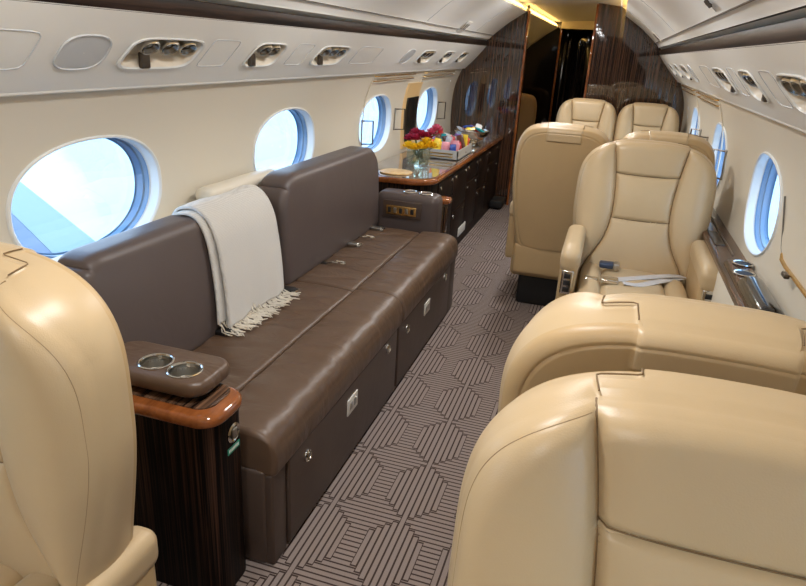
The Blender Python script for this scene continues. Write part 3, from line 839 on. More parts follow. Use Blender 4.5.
    for k in range(len(rim)):
        (i0, j0), (i1, j1) = rim[k], rim[(k+1) % len(rim)]
        a0, a1 = F[i0][j0], F[i1][j1]; b0, b1 = B[i0][j0], B[i1][j1]
        top = a0[2] > 1.0
        for s in range(NS):
            def L(a, b, t):
                w = math.sin(PI*t)*.008
                x = a[0]+(b[0]-a[0])*t; y = a[1]+(b[1]-a[1])*t; z = a[2]+(b[2]-a[2])*t
                # outward puff
                dx, dz = x, (z-ZM) if z > ZM else 0
                l = math.hypot(dx, dz) or 1
                ww = .168 if t < .5 else .115
                g = .005*smooth(ww+.005, ww-.003, abs(x))*(1-smooth(.9, 1, t))*smooth(0, .08, t) if a[2] > 1 else 0
                return (x+dx/l*(w+g), y, z+dz/l*(w+g))
            q = [L(a0, b0, s/NS), L(a0, b0, (s+1)/NS), L(a1, b1, (s+1)/NS), L(a1, b1, s/NS)]
            cx = (abs(a0[0])+abs(a1[0]))/2
            nm = 'backrest'
            if top and cx < (.166 if (s+.5)/NS < .5 else .113): nm = 'headrest'
            put(nm, q)
    return parts, tilt, pos, shape, front_y
def seat_part(name, key, m, parent, data):
    V, Fc = data[key]
    mb = MB().add(V, Fc); return mb.build(name, m, parent, angle=60, normals=True)

def make_seat(name='armchair', ZT=1.11, PT=3.0, az=0., ao=0.):
    root = thing(name, '', 'armchair', (0, 0, 0), 0, 'tan leather cabin seats', world=False)
    data, tilt, pos, shape, front_y = backrest_parts(ZT, PT)
    # fix normals consistently by hand: build each, recalc
    br = seat_part('backrest', 'backrest', M['tan'], root, data)
    seat_part('back_cushion', 'back_cushion', M['tan'], root, data)
    seat_part('headrest', 'headrest', M['tan'], root, data)
    seat_part('back_shell', 'back_shell', M['tan_back'], root, data)
    # stitching that follows the outer edge
    for m_, yy in ((.972, 'f'),):
        pts = []
        for k in range(-70, 251):
            a = math.radians(k); c, s = math.cos(a), math.sin(a); mm = max(abs(c), abs(s))
            X, Z, r = shape(c/mm*m_, s/mm*m_)
            x, z = pos(X, Z)
            if z > .9 and abs(x) < xsm(z)+.004: continue
            if z < .5: continue
            pts.append(tilt((x, front_y(x, z, r)-.0004, z)))
        for side in (-1, 1):
            mb = MB(); mb.tube([p for p in pts if p[0]*side > 0], .0007, 5); mb.build('stitching', M['tan_stitch'], br)
    # dark seams between the panels
    rhof = lambda x, z: ((abs(x)/.322)**PT+(max(0, z-.86)/(ZT-.86))**PT)**(1/PT)
    hwf = lambda x, z: front_y(x, z, .6)
    for side in (-1, 1):
        mb = MB(); mb.tube([tilt((side*xsm(z), hwf(side*xsm(z), z)-.001, z)) for z in np.linspace(.44, 1.0, 50)]+[tilt((side*xsm(z), front_y(side*xsm(z), z, rhof(xsm(z), z))-.001, z)) for z in np.linspace(1.005, ZT-.014, 24)], .0016, 5); mb.build('seam_piping', M['piping'], br)
    for zq in (ZS1, ZS2):
        w_ = xsm(zq); mb = MB(); mb.tube([tilt((x, hwf(x, zq+.006*(x/w_)**2)-.0028, zq+.006*(x/w_)**2)) for x in np.linspace(-w_, w_, 30)], .0013, 5); mb.build('seam_piping', M['piping'], br)
    # outline of the headrest flap over the crest
    def crest(x, t, lift=.0015):
        X = x/.322; Zc = (1-abs(X)**PT)**(1/PT); z = .86+Zc*(ZT-.86)
        y0, y1 = front_y(x, z, 1.), .155-.03+.012*(1-X*X)
        w = math.sin(PI*t)*.008+.005+lift
        l = math.hypot(x, z-.86)
        return tilt((x+x/l*w, y0+(y1-y0)*t, z+(z-.86)/l*w))
    for side in (-1, 1):
        pts = [crest(side*.167, t) for t in (.02, .12, .24, .36, .46)]+[crest(side*x, .50) for x in (.162, .148, .13, .120)]+[crest(side*.114, t) for t in (.54, .65, .75, .86, .97)]
        mb = MB(); mb.tube(pts, .0013, 5); mb.build('seam_piping', M['piping'], br)
    # seat cushion: centre pad and two side bolsters
    mb = MB(); mb.rgrid((-.145, -.61, .30), (.145, .02, .52), .04, (12, 16, 3), 5, lambda p: np.array((p[0], p[1], p[2]+(.012*math.cos(p[0]/.15*1.4)-.03*smooth(-.30, .05, p[1]) if p[2] > .4 else 0))))
    mb.build('seat_cushion', M['tan'], root)
    for s in (-1, 1):
        mb = MB(); mb.rgrid((-.050, -.615, .30), (.050, .03, .535), .046, (4, 14, 3), 6, lambda p: np.array((s*(.188+.0*p[1])+p[0], p[1], p[2]-(.03*smooth(-.30, .05, p[1]) if p[2] > .4 else 0))))
        mb.build('seat_bolster', M['tan'], root)
    # armrests with control panels
    for s in (-1, 1):
        mb = MB(); mb.rgrid((-.044, -.48, .60), (.044, .0, .70), .034, (3, 10, 3), 6, lambda p: np.array((s*(.288+ao)+p[0], p[1], p[2]-.02*smooth(.40, .49, -p[1])+az)))
        a = mb.build('armrest', M['tan'], root)
        mb = MB(); mb.rgrid((-.038, -.465, .26), (.038, -.02, .63), .02, (2, 6, 3), 4, lambda p: np.array((s*(.290+ao)+p[0], p[1], p[2]+(az if p[2] > .4 else 0))))
        mb.build('arm_panel', M['tan_back'], a)
        mb = MB(); mb.rgrid((-.026, -.480, .485), (.026, -.455, .60), .008, (1, 1, 1), 3, lambda p: np.array((s*(.290+ao)+p[0], p[1], p[2]+az)))
        c = mb.build('control_panel', M['chrome'], a)
        for q in range(3):
            mb = MB(); mb.box(s*(.290+ao)-.014, s*(.290+ao)+.014, -.484, -.478, .50+.031*q+az, .522+.031*q+az, .002, 1); mb.build('button', M['blackm'], c)
    # rear lower shroud and base
    mb = MB(); mb.rgrid((-.27, .0, .22), (.27, .150, .42), .03, (6, 2, 4), 4); mb.build('rear_shroud', M['tan_back'], root)
    mb = MB(); mb.rgrid((-.285, -.52, .20), (.285, .12, .33), .03, (4, 6, 2), 4); mb.build('seat_frame', M['tan_back'], root)
    mb = MB(); mb.rgrid((-.22, -.36, .0), (.22, .06, .205), .02, (2, 2, 1), 3); mb.build('pedestal', M['blackm'], root)
    return root

seat0 = make_seat()
seat1 = make_seat('armchair', 1.135, 3.7, -.07, .03)
SEATS = [ # x, y, rotation, xscale, label
 (.218, 3.25, 0, 1., 'tan leather seat facing the camera with a grey seat belt lying on it'),
 (.21, .57, 0, 1., 'nearest tan leather seat at bottom right, front of its backrest filling the corner'),
 (.21, 1.26, PI, 1., 'tan leather seat seen from behind, directly behind the nearest bottom-right seat'),
 (-1.095, .725, 0, 1., 'tan leather seat at far left edge beside the wood cup holder cabinet'),
 (-.22, 3.90, PI, .80, 'tan leather seat by the aisle turned away, plain back panel showing'),
 (.305, 3.92, PI, .80, 'tan leather seat by the window turned away, only its headrest top showing'),
 (-.205, 5.95, 0, .80, 'left one of the two farthest tan seats before the wood bulkhead'),
 (.315, 5.95, 0, .80, 'right one of the two farthest tan seats, next to the right wall'),
]
for k, (x, y, rz, sx, lb) in enumerate(SEATS):
    o = seat0 if k == 0 else (seat1 if k == 4 else copy_tree(seat1 if k > 4 else seat0))
    o.location = (x, y, 0); o.rotation_euler = (0, 0, rz); o.scale = (sx, 1, 1); o['label'] = lb
    if k == 3: o.scale = (1, 1, .972)
    if k == 3:      # armrests stowed low
        for ch in o.children:
            if ch.name.startswith('armrest'): ch.location = (0, .19, -.20); ch.scale = (.93, 1, 1)
            if ch.name.split('.')[0] in ('backrest', 'back_cushion', 'headrest', 'back_shell'):   # upright
                rm = Matrix.Rotation(TILT, 4, 'X'); pv = Vector((0, 0, .46)); q = pv-rm @ pv
                ch.rotation_euler = (TILT, 0, 0); ch.location = q
# seat beyond the bulkhead
o = copy_tree(seat1); o.location = (-1.24, 9.35, 0); o.scale = (.80, 1, .86); o['label'] = 'tan seat half hidden in the dim compartment beyond the doorway'

# seat belt lying on the facing seat
t = thing('seat_belt', 'pale grey seat belt with buckle lying across the camera-facing seat', 'seat belt', (.235, 3.1, .48))
def strap(pts, w, n=40, th=.0025):
    """ribbon through points (Catmull), width along world-perp"""
    P = [Vector(p) for p in pts]; Q = []
    for i in range(len(P)-1):
        p0, p1, p2, p3 = P[max(0, i-1)], P[i], P[i+1], P[min(len(P)-1, i+2)]
        for s in range(8):
            u = s/8
            Q.append(.5*((2*p1)+(p2-p0)*u+(2*p0-5*p1+4*p2-p3)*u*u+(3*p1-p0-3*p2+p3)*u**3))
    Q.append(P[-1]); mb = MB(); rows = []
    for i, q in enumerate(Q):
        d = (Q[min(i+1, len(Q)-1)]-Q[max(0, i-1)]).normalized(); sd = d.cross(Vector((0, 0, 1))).normalized(); up = Vector((0, 0, 1))
        rows.append([tuple(q-sd*w/2), tuple(q+sd*w/2), tuple(q+sd*w/2+up*th), tuple(q-sd*w/2+up*th)])
    mb.grid(rows, cv=True); return mb
strap([(.455, 3.21, 0.511), (.38, 3.13, 0.528), (.28, 3.06, 0.528), (.18, 2.98, 0.530), (.11, 2.93, 0.532)], .048).build('strap', M['belt'], t)
strap([(.44, 3.17, 0.514), (.33, 3.02, 0.528), (.24, 2.92, 0.530), (.17, 2.90, 0.538)], .044).build('strap', M['belt'], t)
b = MB(); b.rgrid((.07, 2.88, 0.528), (.15, 2.94, 0.548), .006, (1, 1, 1), 2); b.build('buckle', M['chrome'], t)
b = MB(); b.rgrid((.0, 2.90, 0.528), (.06, 2.935, 0.538), .004, (1, 1, 1), 2); b.build('tongue', M['chrome'], t)
b = MB(); b.rgrid((.06, 3.13, 0.520), (.145, 3.19, 0.548), .01, (1, 1, 1), 2); b.build('receiver', M['navy'], t)
b = MB(); b.rgrid((.125, 3.12, 0.518), (.155, 3.18, 0.554), .008, (1, 1, 1), 2); b.build('receiver_cap', M['steel'], t)

# ------------------------------------------------------------------ sofa
sofa = thing('sofa', 'long dark brown leather divan along the left wall under the windows', 'sofa', (-1.05, 2.45, 0))
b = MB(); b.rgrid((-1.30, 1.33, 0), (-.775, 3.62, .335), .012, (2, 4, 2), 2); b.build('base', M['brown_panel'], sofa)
def latch(parent, x, y, z, r=.021, sq=False):
    if sq: 
        p = MB(); p.rgrid((x, y-.048, z-.033), (x+.006, y+.048, z+.033), .003, (1, 1, 1), 2); p = p.build('socket', M['plate'], parent)
        q = MB()
        for s in (-1, 1): q.box(x+.006, x+.008, y+s*.02-.011, y+s*.02+.011, z-.014, z+.014, .001, 1)
        q.build('socket_insert', M['steel'], p); return p
    p = MB(); p.lathe([(.001, 0), (r, .0), (r, .006), (r*.75, .009), (r*.7, .005), (.001, .005)], (x, y, z), 20, 'x'); p = p.build('latch', M['chrome'], parent)
    q = MB(); q.box(x+.005, x+.010, y-.003, y+.003, z-r*.7, z+r*.7, .001, 1); q.build('latch_key', M['steel'], p); return p
for ya, yb in ((1.425, 2.455), (2.48, 3.44)):
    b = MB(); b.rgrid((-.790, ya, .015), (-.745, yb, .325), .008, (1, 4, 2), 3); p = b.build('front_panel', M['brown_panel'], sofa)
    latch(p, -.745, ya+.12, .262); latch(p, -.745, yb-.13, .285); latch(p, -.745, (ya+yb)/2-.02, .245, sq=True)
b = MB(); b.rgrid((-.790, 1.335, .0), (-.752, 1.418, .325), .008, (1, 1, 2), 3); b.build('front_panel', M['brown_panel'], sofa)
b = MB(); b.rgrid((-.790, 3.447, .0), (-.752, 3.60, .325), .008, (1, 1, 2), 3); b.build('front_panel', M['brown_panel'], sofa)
rnd = random.Random(3)
WR = [(rnd.uniform(0, 1), rnd.uniform(-.5, .5), rnd.uniform(.010, .028), rnd.uniform(.003, .008)) for _ in range(20)]
def wrinkle(p, x0, x1, y0, y1):
    """soft creases running across the pad from its pulled seams"""
    u = (p[1]-y0)/(y1-y0); w = (p[0]-x0)/(x1-x0); d = 0
    for c, sl, wd, am in WR:
        q = (u-c-sl*(w-.5)*.3)*(y1-y0)/wd
        if abs(q) < 3: d += am*math.exp(-q*q)*(1-abs(2*w-1)**3)*(1.2-w)
    return d
for ya, yb in ((1.335, 2.515), (2.52, 3.60)):
    def fb(p, ya=ya, yb=yb):
        d = 0
        if p[2] > .40:
            d = -wrinkle(p, -1.32, -.975, ya, yb)+.010*math.sin(PI*max(0, min(1, (p[0]+1.34)/.36)))**.4
            d += .006*math.sin(PI*(p[1]-ya)/(yb-ya))-.006
        return np.array((p[0], p[1], p[2]+d))
    b = MB(); b.rgrid((-1.34, ya, .33), (-.980, yb, .445), .018, (26, 110, 2), 4, fb); b.build('seat_cushion', M['brown'], sofa)
    def ff(p, ya=ya, yb=yb):
        x, y, z = p
        d = 0
        if z > .40: d = -wrinkle(p, -1.05, -.70, yb, ya)*.55+.010*math.sin(PI*max(0, min(1, (x+.976)/.28)))**.4
        if z > .36 and x > -.825:
            u = min(1, (x+.825)/.076); d -= .050*(1-math.sqrt(max(0, 1-u*u)))*min(1, (z-.36)/.09)
        # roll forward over the front
        if x > -.78: x += .008*math.sin(PI*max(0, min(1, (z-.30)/.15)))
        if z < .36 and x < -.80: z = max(z, .338)
        return np.array((x, y, z+d))
    b = MB(); b.rgrid((-.978, ya, .315), (-.748, yb, .450), .018, (18, 90, 4), 8, ff); b.build('seat_cushion', M['brown'], sofa)
# back cushions
def back_cush(ya, yb, xt, zt, rc, th=.13):
    def f(p):
        x, y, z = p
        t = (z-.43)/(zt-.43)
        # rounded upper corners
        cy0, cy1 = ya+rc, yb-rc
        zz = z
        for cy, sgn in ((cy0, -1), (cy1, 1)):
            if sgn*(y-cy) > 0 and z > zt-rc:
                dy = (y-cy)*sgn/rc; dz = (z-(zt-rc))/rc; m = max(dy, dz); n = (dy**2.4+dz**2.4)**(1/2.4)
                if n > 1e-6:
                    y = cy+sgn*rc*dy*m/n; zz = zt-rc+rc*dz*m/n
        w = (x+1.40)/th
        sw = .020*math.sin(PI*max(0, min(1, (y-ya)/(yb-ya))))**.5*math.sin(PI*max(0, min(1, t)))**.6 if w > .5 else 0
        xb = -1.265 + (xt+1.265)*max(-.1, t)
        return np.array((xb-th+(x+1.40)+sw, y, zz))
    mb = MB(); mb.rgrid((-1.40, ya, .43), (-1.40+th, yb, zt), .035, (3, 40, 26), 6, f)
    return mb
back_cush(1.335, 2.405, -1.335, .878, .10).build('back_cushion', M['brown_back'], sofa)
back_cush(2.425, 3.655, -1.285, .930, .18, .15).build('back_cushion', M['brown_back'], sofa)
b = MB(); b.rgrid((-1.40, 1.34, .3), (-1.34, 3.64, .78), .02, (1, 3, 2), 3); b.build('back_frame', M['brown_back'], sofa)
# far arm
b = MB(); b.rgrid((-1.30, 3.665, .0), (-.905, 3.83, .648), .045, (4, 3, 6), 6); arm = b.build('armrest', M['brown_back'], sofa)
b = MB(); b.rgrid((-1.245, 3.648, .50), (-1.0, 3.66, .605), .006, (1, 1, 1), 2); fr = b.build('control_panel', M['brown_panel'], arm)
b = MB(); b.rgrid((-1.225, 3.643, .518), (-1.03, 3.652, .575), .004, (1, 1, 1), 2); b.build('panel_inset', M['brass'], fr)
for q in range(5):
    b = MB(); b.box(-1.21+.036*q, -1.19+.036*q, 3.639, 3.646, .53, .563, .003, 1); b.build('button', M['steel' if q % 2 else 'blackm'], fr)
for cx in (-1.10, -1.0):
    b = MB().lathe([(.043, .646), (.045, .652), (.040, .655), (.034, .651), (.033, .63), (.001, .63)], (cx, 3.74, 0), 24); b.build('cup_holder', M['chrome'], arm)
# near arm: padded cup holder rest on top of the wood cabinet end
poly = rrect(-1.22, -.872, 1.190, 1.372, .055, 8)
CUPS = ((-1.055, 1.268), (-.958, 1.258))
b = MB(); b.bevelprism(poly, .616, .660, .018, 5)
neck = MB(); neck.bevelprism(rrect(-1.2, -.90, 1.22, 1.33, .03, 6), .602, .618, .001)
well = MB()
for cx, cy in CUPS:
    well.lathe([(.0001, .621), (.040, .621), (.040, .70), (.0001, .70)], (cx, cy, 0), 32)
arm = carve(b, well, 'armrest', M['brown'], sofa); neck.build('rest_base', M['blackm'], arm)
for cx, cy in CUPS:
    b = MB().lathe([(.0395, .660), (.047, .6600), (.0475, .6625), (.044, .664), (.041, .663), (.0395, .660), (.0392, .642)], (cx, cy, 0), 40); h = b.build('cup_holder', M['chrome'], arm)
    b = MB().lathe([(.0393, .650), (.0388, .625), (.030, .6230), (.001, .6230)], (cx, cy, 0), 36); b.build('cup_well', M['steel'], h)
# lap belts tucked in the seat crease
for k, (x, y, kind) in enumerate(((-1.245, 1.87, 0), (-1.225, 2.36, 0), (-1.205, 2.80, 1), (-1.225, 3.13, 0), (-1.235, 3.30, 1), (-1.22, 3.50, 0))):
    t = thing('lap_belt', ['dark lap belt buckle below the left edge of the blanket fringe', 'dark lap belt buckle just right of the blanket fringe', 'small metal lap belt tongue nearest on the far sofa half',
              'silver lap belt buckle in the middle of the far sofa half', 'thin folded lap belt tongue near the far sofa arm', 'silver lap belt buckle closest to the far sofa arm'][k], 'seat belt', (x, y, .445), group='lap belts in the sofa crease')
    if kind == 0:
        b = MB(); b.rgrid((x-.05, y-.022, .447), (x+.03, y+.022, .470), .007, (1, 1, 1), 3); b.build('buckle', M['blackm' if k < 2 else 'steel'], t)
        b = MB(); b.tube([(x+.026, y-.024, .460), (x+.038, y-.02, .461), (x+.038, y+.02, .461), (x+.026, y+.024, .460)], .004, 8); b.build('buckle_rim', M['chrome'], t)
    else:
        b = MB(); b.tube([(x-.03, y-.01, .455), (x, y-.015, .462), (x+.02, y+.0, .458), (x+.005, y+.02, .460), (x+.05, y+.03, .456), (x+.06, y+.01, .456), (x+.04, y, .456)], .005, 8); b.build('tongue', M['chrome'], t)
    b = MB(); b.rgrid((x-.07, y-.018, .442), (x-.03, y+.018, .452), .003, (1, 1, 1), 2); b.build('strap', M['blackm'], t)

# wood cabinet at the near end of the sofa
t = thing('end_cabinet', 'dark striped wood end cabinet with caramel rim beside the sofa', 'cabinet', (-1.1, 1.25, 0))
b = MB(); b.bevelprism(rrect(-1.22, -.822, 1.165, 1.325, .05, 8), 0, .565, .003); b.build('cabinet_body', M['zebra_cab'], t)
b = MB(); b.bevelprism(rrect(-1.24, -.806, 1.145, 1.328, .062, 8), .566, .600, .014, 5); b.build('rim', M['rim'], t)
b = MB(); b.bevelprism(rrect(-1.22, -.845, 1.185, 1.322, .045, 8), .598, .603, .001); b.build('top_panel', M['zebra_y'], t)
b = MB(); 
b.lathe([(.001, .0), (.026, .0), (.028, .004), (.022, .007), (.018, .004), (.001, .003)], (-.822, 1.255, .505), 28, 'x'); l = b.build('badge', M['chrome'], t)
b = MB(); b.box(-.818, -.812, 1.245, 1.265, .49, .52, .004, 2); b.build('badge_key', M['steel'], l)
b = MB(); b.box(-.8225, -.8205, 1.228, 1.284, .448, .466); s_ = b.build('sticker', M['green'], t, smooth=False)
b = MB()
for q in range(8): b.box(-.8206, -.8200, 1.233+q*.006, 1.2365+q*.006, .453, .462)
b.build('sticker_text', M['whiteprint'], s_, smooth=False)

# ------------------------------------------------------------------ blanket
def blanket():
    t = thing('throw_blanket', 'folded off-white fringed throw hanging over the near sofa back', 'blanket', (-1.3, 2.15, .9))
    def sheet(yo, y1o, zb, lift, n=36, m=46, th=.006, back=.22):
        """profile over the sofa back: from behind, over the top, down the front"""
        prof = []
        xt, zt = -1.335, .878
        prof.append((xt-.115-lift, zt-back)); prof.append((xt-.118-lift, zt-.06)); prof.append((xt-.105, zt-.008+lift)); prof.append((xt-.06, zt+.008+lift)); prof.append((xt-.02, zt+.006+lift))
        prof.append((xt+.012+lift*.7, zt-.02+lift*.4)); prof.append((xt+.040+lift, zt-.08))
        for z in np.linspace(zt-.16, zb, 8):
            tt = (z-.43)/(zt-.43); xb = -1.265+(xt+1.265)*tt+.020*math.sin(PI*max(0, tt))**.6
            prof.append((xb+.012+lift, z))
        P = [Vector((a, 0, b)) for a, b in prof]; Q = []
        for i in range(len(P)-1):
            p0, p1, p2, p3 = P[max(0, i-1)], P[i], P[i+1], P[min(len(P)-1, i+2)]
            for s in range(5):
                u = s/5; Q.append(.5*((2*p1)+(p2-p0)*u+(2*p0-5*p1+4*p2-p3)*u*u+(3*p1-p0-3*p2+p3)*u**3))
        Q.append(P[-1]); rows = []; K = len(Q)
        for i, q in enumerate(Q):
            f = i/(K-1); row = []
            fr = max(0, (f-.35)/.65)
            ya = yo[0]+(yo[1]-yo[0])*fr; yb = y1o[0]+(y1o[1]-y1o[0])*fr
            for j in range(n+1):
                v = j/n
                wv = (.007*math.sin(v*9+.8)+.004*math.sin(v*21+f*3))*fr
                row.append((q.x+wv+.003*fr, ya+(yb-ya)*v, q.z+.004*math.sin(v*7)*(1-fr)))
            rows.append(row)
        mb = MB(); mb.grid(rows)
        return mb, rows
    mb, r1 = sheet((1.88, 1.84), (2.28, 2.14), .50, .0)
    o = mb.build('under_layer', M['blanket'], t); 
    md = o.modifiers.new('s', 'SOLIDIFY'); md.thickness = .008; md.offset = 0
    mb, r2 = sheet((1.91, 1.88), (2.34, 2.33), .475, .016)
    o = mb.build('top_layer', M['blanket'], t)
    md = o.modifiers.new('s', 'SOLIDIFY'); md.thickness = .010; md.offset = 0
    mb = MB(); rn = random.Random(5)
    for rows, n in ((r1, 26), (r2, 62)):
        for k in range(n):
            v = (k+.5)/n*(len(rows[-1])-1); i = int(v); a, b = Vector(rows[-1][i]), Vector(rows[-1][min(i+1, len(rows[-1])-1)])
            p = a.lerp(b, v-i); pts = [p]
            L_ = rn.uniform(.06, .10); d = Vector((rn.uniform(.25, .9), rn.uniform(-.5, .5), -1)).normalized()
            for s in range(1, 6):
                q = p+d*L_*s/5+Vector((rn.uniform(-.004, .004), rn.uniform(-.006, .006), 0))
                if q.z < .463: q.z = .463; q.x += .012*s*.6; q.y += rn.uniform(-.006, .006)
                pts.append(q)
            mb.tube(pts, [.0024, .0028, .0026, .0024, .0028, .0018], 5)
    fr = mb.build('fringe', M['fringe'], t); fr['kind'] = 'stuff'
blanket()

# ------------------------------------------------------------------ credenza
cr = thing('credenza', 'long dark striped wood credenza on the left before the bulkhead', 'cabinet', (-1.25, 5.2, 0))
def cred_poly(inset=0, y1=6.6):
    P = [(-1.52, 3.86+inset)]
    r = .17
    cx, cy = -1.0-inset-r, 3.86+inset+r
    for k in range(11):
        a = -PI/2+PI/2*k/10; P.append((cx+r*math.cos(a), cy+r*math.sin(a)))
    P += [(-1.0-inset, y1), (-1.52, y1)]
    return P
def trimwall(p):  # keep inside the wall curve
    lim = XC-half(p.z)+.004; return Vector((max(p.x, lim), p.y, p.z))
b = MB(); b.prism(cred_poly(.02), .0, .665); b.xf(trimwall); b.build('cabinet_body', M['zebra_cab'], cr)
b = MB(); b.bevelprism(cred_poly(-.006), .662, .700, .015, 4); b.xf(trimwall); b.build('edge_rim', M['rim'], cr)
b = MB(); b.prism(cred_poly(.022), .699, .7025); b.xf(trimwall); b.build('worktop', M['stone'], cr)
dy = [4.10, 4.55, 5.0, 5.45, 5.9, 6.45]
for k, (a, c) in enumerate(zip(dy, dy[1:])):
    for z0, z1 in (((.50, .645), (.09, .485)) if k % 2 == 0 else ((.36, .645), (.09, .345))):
        b = MB(); b.rgrid((-1.024, a+.003, z0), (-1.014, c-.006, z1), .003, (1, 1, 1), 2); d = b.build('door', M['zebra_cab'], cr)
        for q in ((a+.06), (c-.06)):
            w = MB(); w.lathe([(.001, 0), (.014, .0), (.014, .006), (.009, .008), (.001, .006)], (-1.014, q, z1-.04), 14, 'x'); w.build('latch', M['chrome'], d)
b = MB(); b.rgrid((-1.008, 4.80, .10), (-1.0, 5.05, .17), .003, (1, 1, 1), 2); b.build('vent_plate', M['plate'], cr)
b = MB(); b.rgrid((-1.03, 6.3, .02), (-.90, 6.56, .09), .006, (1, 1, 1), 2); o = b.build('floor_vent', M['blackm']); tag(o, 'dark floor-level kick box at the foot of the wood bulkhead', 'vent'); recentre(o)
# little wood topped step box beside the sofa arm
t = thing('end_box', 'low striped wood box with rounded caramel cap behind the far sofa arm', 'box', (-.95, 3.9, 0))
b = MB(); b.bevelprism(rrect(-.995, -.895, 3.835, 3.93, .03), 0, .57, .003); b.build('box_body', M['zebra_z'], t)
b = MB(); b.bevelprism(rrect(-1.0, -.872, 3.833, 3.95, .04), .57, .605, .015, 4); b.build('cap', M['rim'], t)

# things on the credenza
b = MB(); b.bevelprism(rrect(-1.40, -1.185, 3.93, 4.13, .095, 8), .703, .711, .003); o = b.build('wood_mat', M['matwood']); tag(o, 'pale oval wood mat lying at the near end of the credenza', 'mat'); recentre(o)
VX, VY = -1.235, 4.34
t = thing('flower_vase', 'round clear glass vase holding flowers on the credenza', 'vase', (VX, VY, .703))
b = MB().lathe([(.001, .703), (.070, .704), (.080, .715), (.084, .76), (.083, .83), (.080, .83), (.080, .76), (.075, .722), (.001, .712)], (VX, VY, 0), 36); b.build('glass', M['vase'], t)
b = MB().lathe([(.001, .713), (.073, .723), (.078, .76), (.078, .80), (.001, .80)], (VX, VY, 0), 32); b.build('water', M['water'], t)
def flower(x, y, z, r, m, label, tilt, kind=0):
    t = thing('flower', label, 'flower', (x, y, z), group='flowers in the glass vase')
    mb = MB(); rn = random.Random(int(x*1000)+int(y*777))
    c = Vector((x, y, z))
    for ring in range(4):
        n = 5+ring*2; el = PI/2*(1-ring/3.4)
        for k in range(n):
            a = 2*PI*k/n+ring*.5; d = Vector((math.cos(a)*math.cos(el), math.sin(a)*math.cos(el), math.sin(el)))
            s = d.cross(Vector((0, 0, 1))); s = s.normalized() if s.length > .01 else Vector((1, 0, 0)); u = s.cross(d).normalized()
            rows = []
            for i in range(4):
                f = i/3; wd = r*.42*math.sin(PI*(.12+.75*f)); row = []
                for j in range(3):
                    g = j-1; p = c+d*(r*(.25+.75*f))+s*g*wd+u*(abs(g)*.25*r*f); row.append(tuple(p))
                rows.append(row)
            mb.grid(rows)
    mb.build('petals', m, t, merge=False, normals=False)
    b = MB(); b.tube([c, c.lerp(Vector((VX+(x-VX)*.3, VY+(y-VY)*.3, .80)), .6), (VX+(VX-x)*.4, VY+(VY-y)*.4, .725)], .003, 6); b.build('stem', M['stem'], t)
cnt = 0
pos_y = ['front left', 'front middle', 'front right', 'middle left', 'middle', 'middle right', 'back left', 'back right']
fl_list = [(-.055, -.065, .855, 'yellow'), (-.015, -.085, .848, 'yellow'), (.035, -.07, .855, 'yellow'), (.075, -.035, .862, 'yellow'), (.095, .01, .855, 'yellow'), (.06, -.02, .885, 'yellow'),
           (-.065, -.015, .90, 'red'), (-.02, -.03, .905, 'red'), (.01, .02, .925, 'red'), (-.04, .03, .935, 'red'), (.045, .03, .915, 'red'), (.07, .07, .94, 'pink'), (.10, .09, .965, 'pink')]
for dx, dy_, z, m in fl_list:
    nmz = {'yellow': 'yellow', 'red': 'crimson', 'pink': 'pink'}[m]
    flower(VX+dx*.95, VY+dy_, z-.02, .047, M[m], '%s flower in the glass vase on the credenza' % nmz, 0)
# grey tray of snacks
TX, TY = -1.19, 4.98
t = thing('snack_tray', 'grey rectangular tray full of snack packets on the credenza', 'tray', (TX, TY, .703))
b = MB(); x0, x1, y0, y1 = TX-.15, TX+.15, TY-.25, TY+.25
b.box(x0, x1, y0, y1, .703, .711); b.box(x0, x0+.008, y0, y1, .703, .775); b.box(x1-.008, x1, y0, y1, .703, .775); b.box(x0, x1, y0, y0+.008, .703, .775); b.box(x0, x1, y1-.008, y1, .703, .775)
b.build('tray_box', M['traygrey'], t, smooth=False)
b = MB()
for q in range(2): b.box(TX-.11, TX+.11, y0-.003, y0, .722+.022*q, .732+.022*q)
b.build('handle_slot', M['brass'], t, smooth=False)
cols = [('white', (226, 226, 224)), ('red', (190, 40, 44)), ('blue', (46, 78, 160)), ('silver', (170, 172, 178)), ('orange', (226, 118, 44)), ('brown', (92, 52, 34)), ('teal', (40, 160, 170)), ('yellow', (238, 206, 60)), ('pink', (226, 150, 160)), ('purple', (120, 84, 150))]
pm = {n: mat('packet '+n, c, .3) for n, c in cols}
rn = random.Random(11)
def packet(c, w, h, th, rot, m, name='snack_packet'):
    mb = MB(); rows = []
    for i in range(7):
        row = []
        for j in range(9):
            u, v = -1+2*i/6, -1+2*j/8
            row.append((u*w/2, th/2*math.sqrt(max(0, (1-u**4)*(1-v**4))), v*h/2))
        rows.append(row)
    mb.grid(rows); mb.grid([[(p[0], -p[1], p[2]) for p in r] for r in rows])
    R = rot.to_matrix() if hasattr(rot, 'to_matrix') else rot
    mb.xf(lambda p: R @ p+Vector(c)); return mb.build(name, m)
from mathutils import Euler
i = 0
for iy in range(8):
    for ix in range(4):
        n_, c_ = cols[(iy*3+ix*4+rn.randint(0, 3)) % 10]
        x = TX-.108+.072*ix+rn.uniform(-.01, .01); y = TY-.205+.058*iy
        h = rn.uniform(.09, .15)
        o = packet((x, y, .713+h/2+rn.uniform(0, .01)), rn.uniform(.045, .07), h, .028, Euler((rn.uniform(-.25, .25), rn.uniform(-.3, .3), rn.uniform(-.5, .5))), pm[n_])
        row = ['nearest', 'second', 'third', 'fourth', 'fifth', 'sixth', 'seventh', 'farthest'][iy]
        tag(o, '%s snack packet standing in the %s row of the grey tray, %s' % (n_, row, ['wall side', 'left of middle', 'right of middle', 'aisle side'][ix]), 'snack', 'snack packets in the grey tray'); recentre(o)
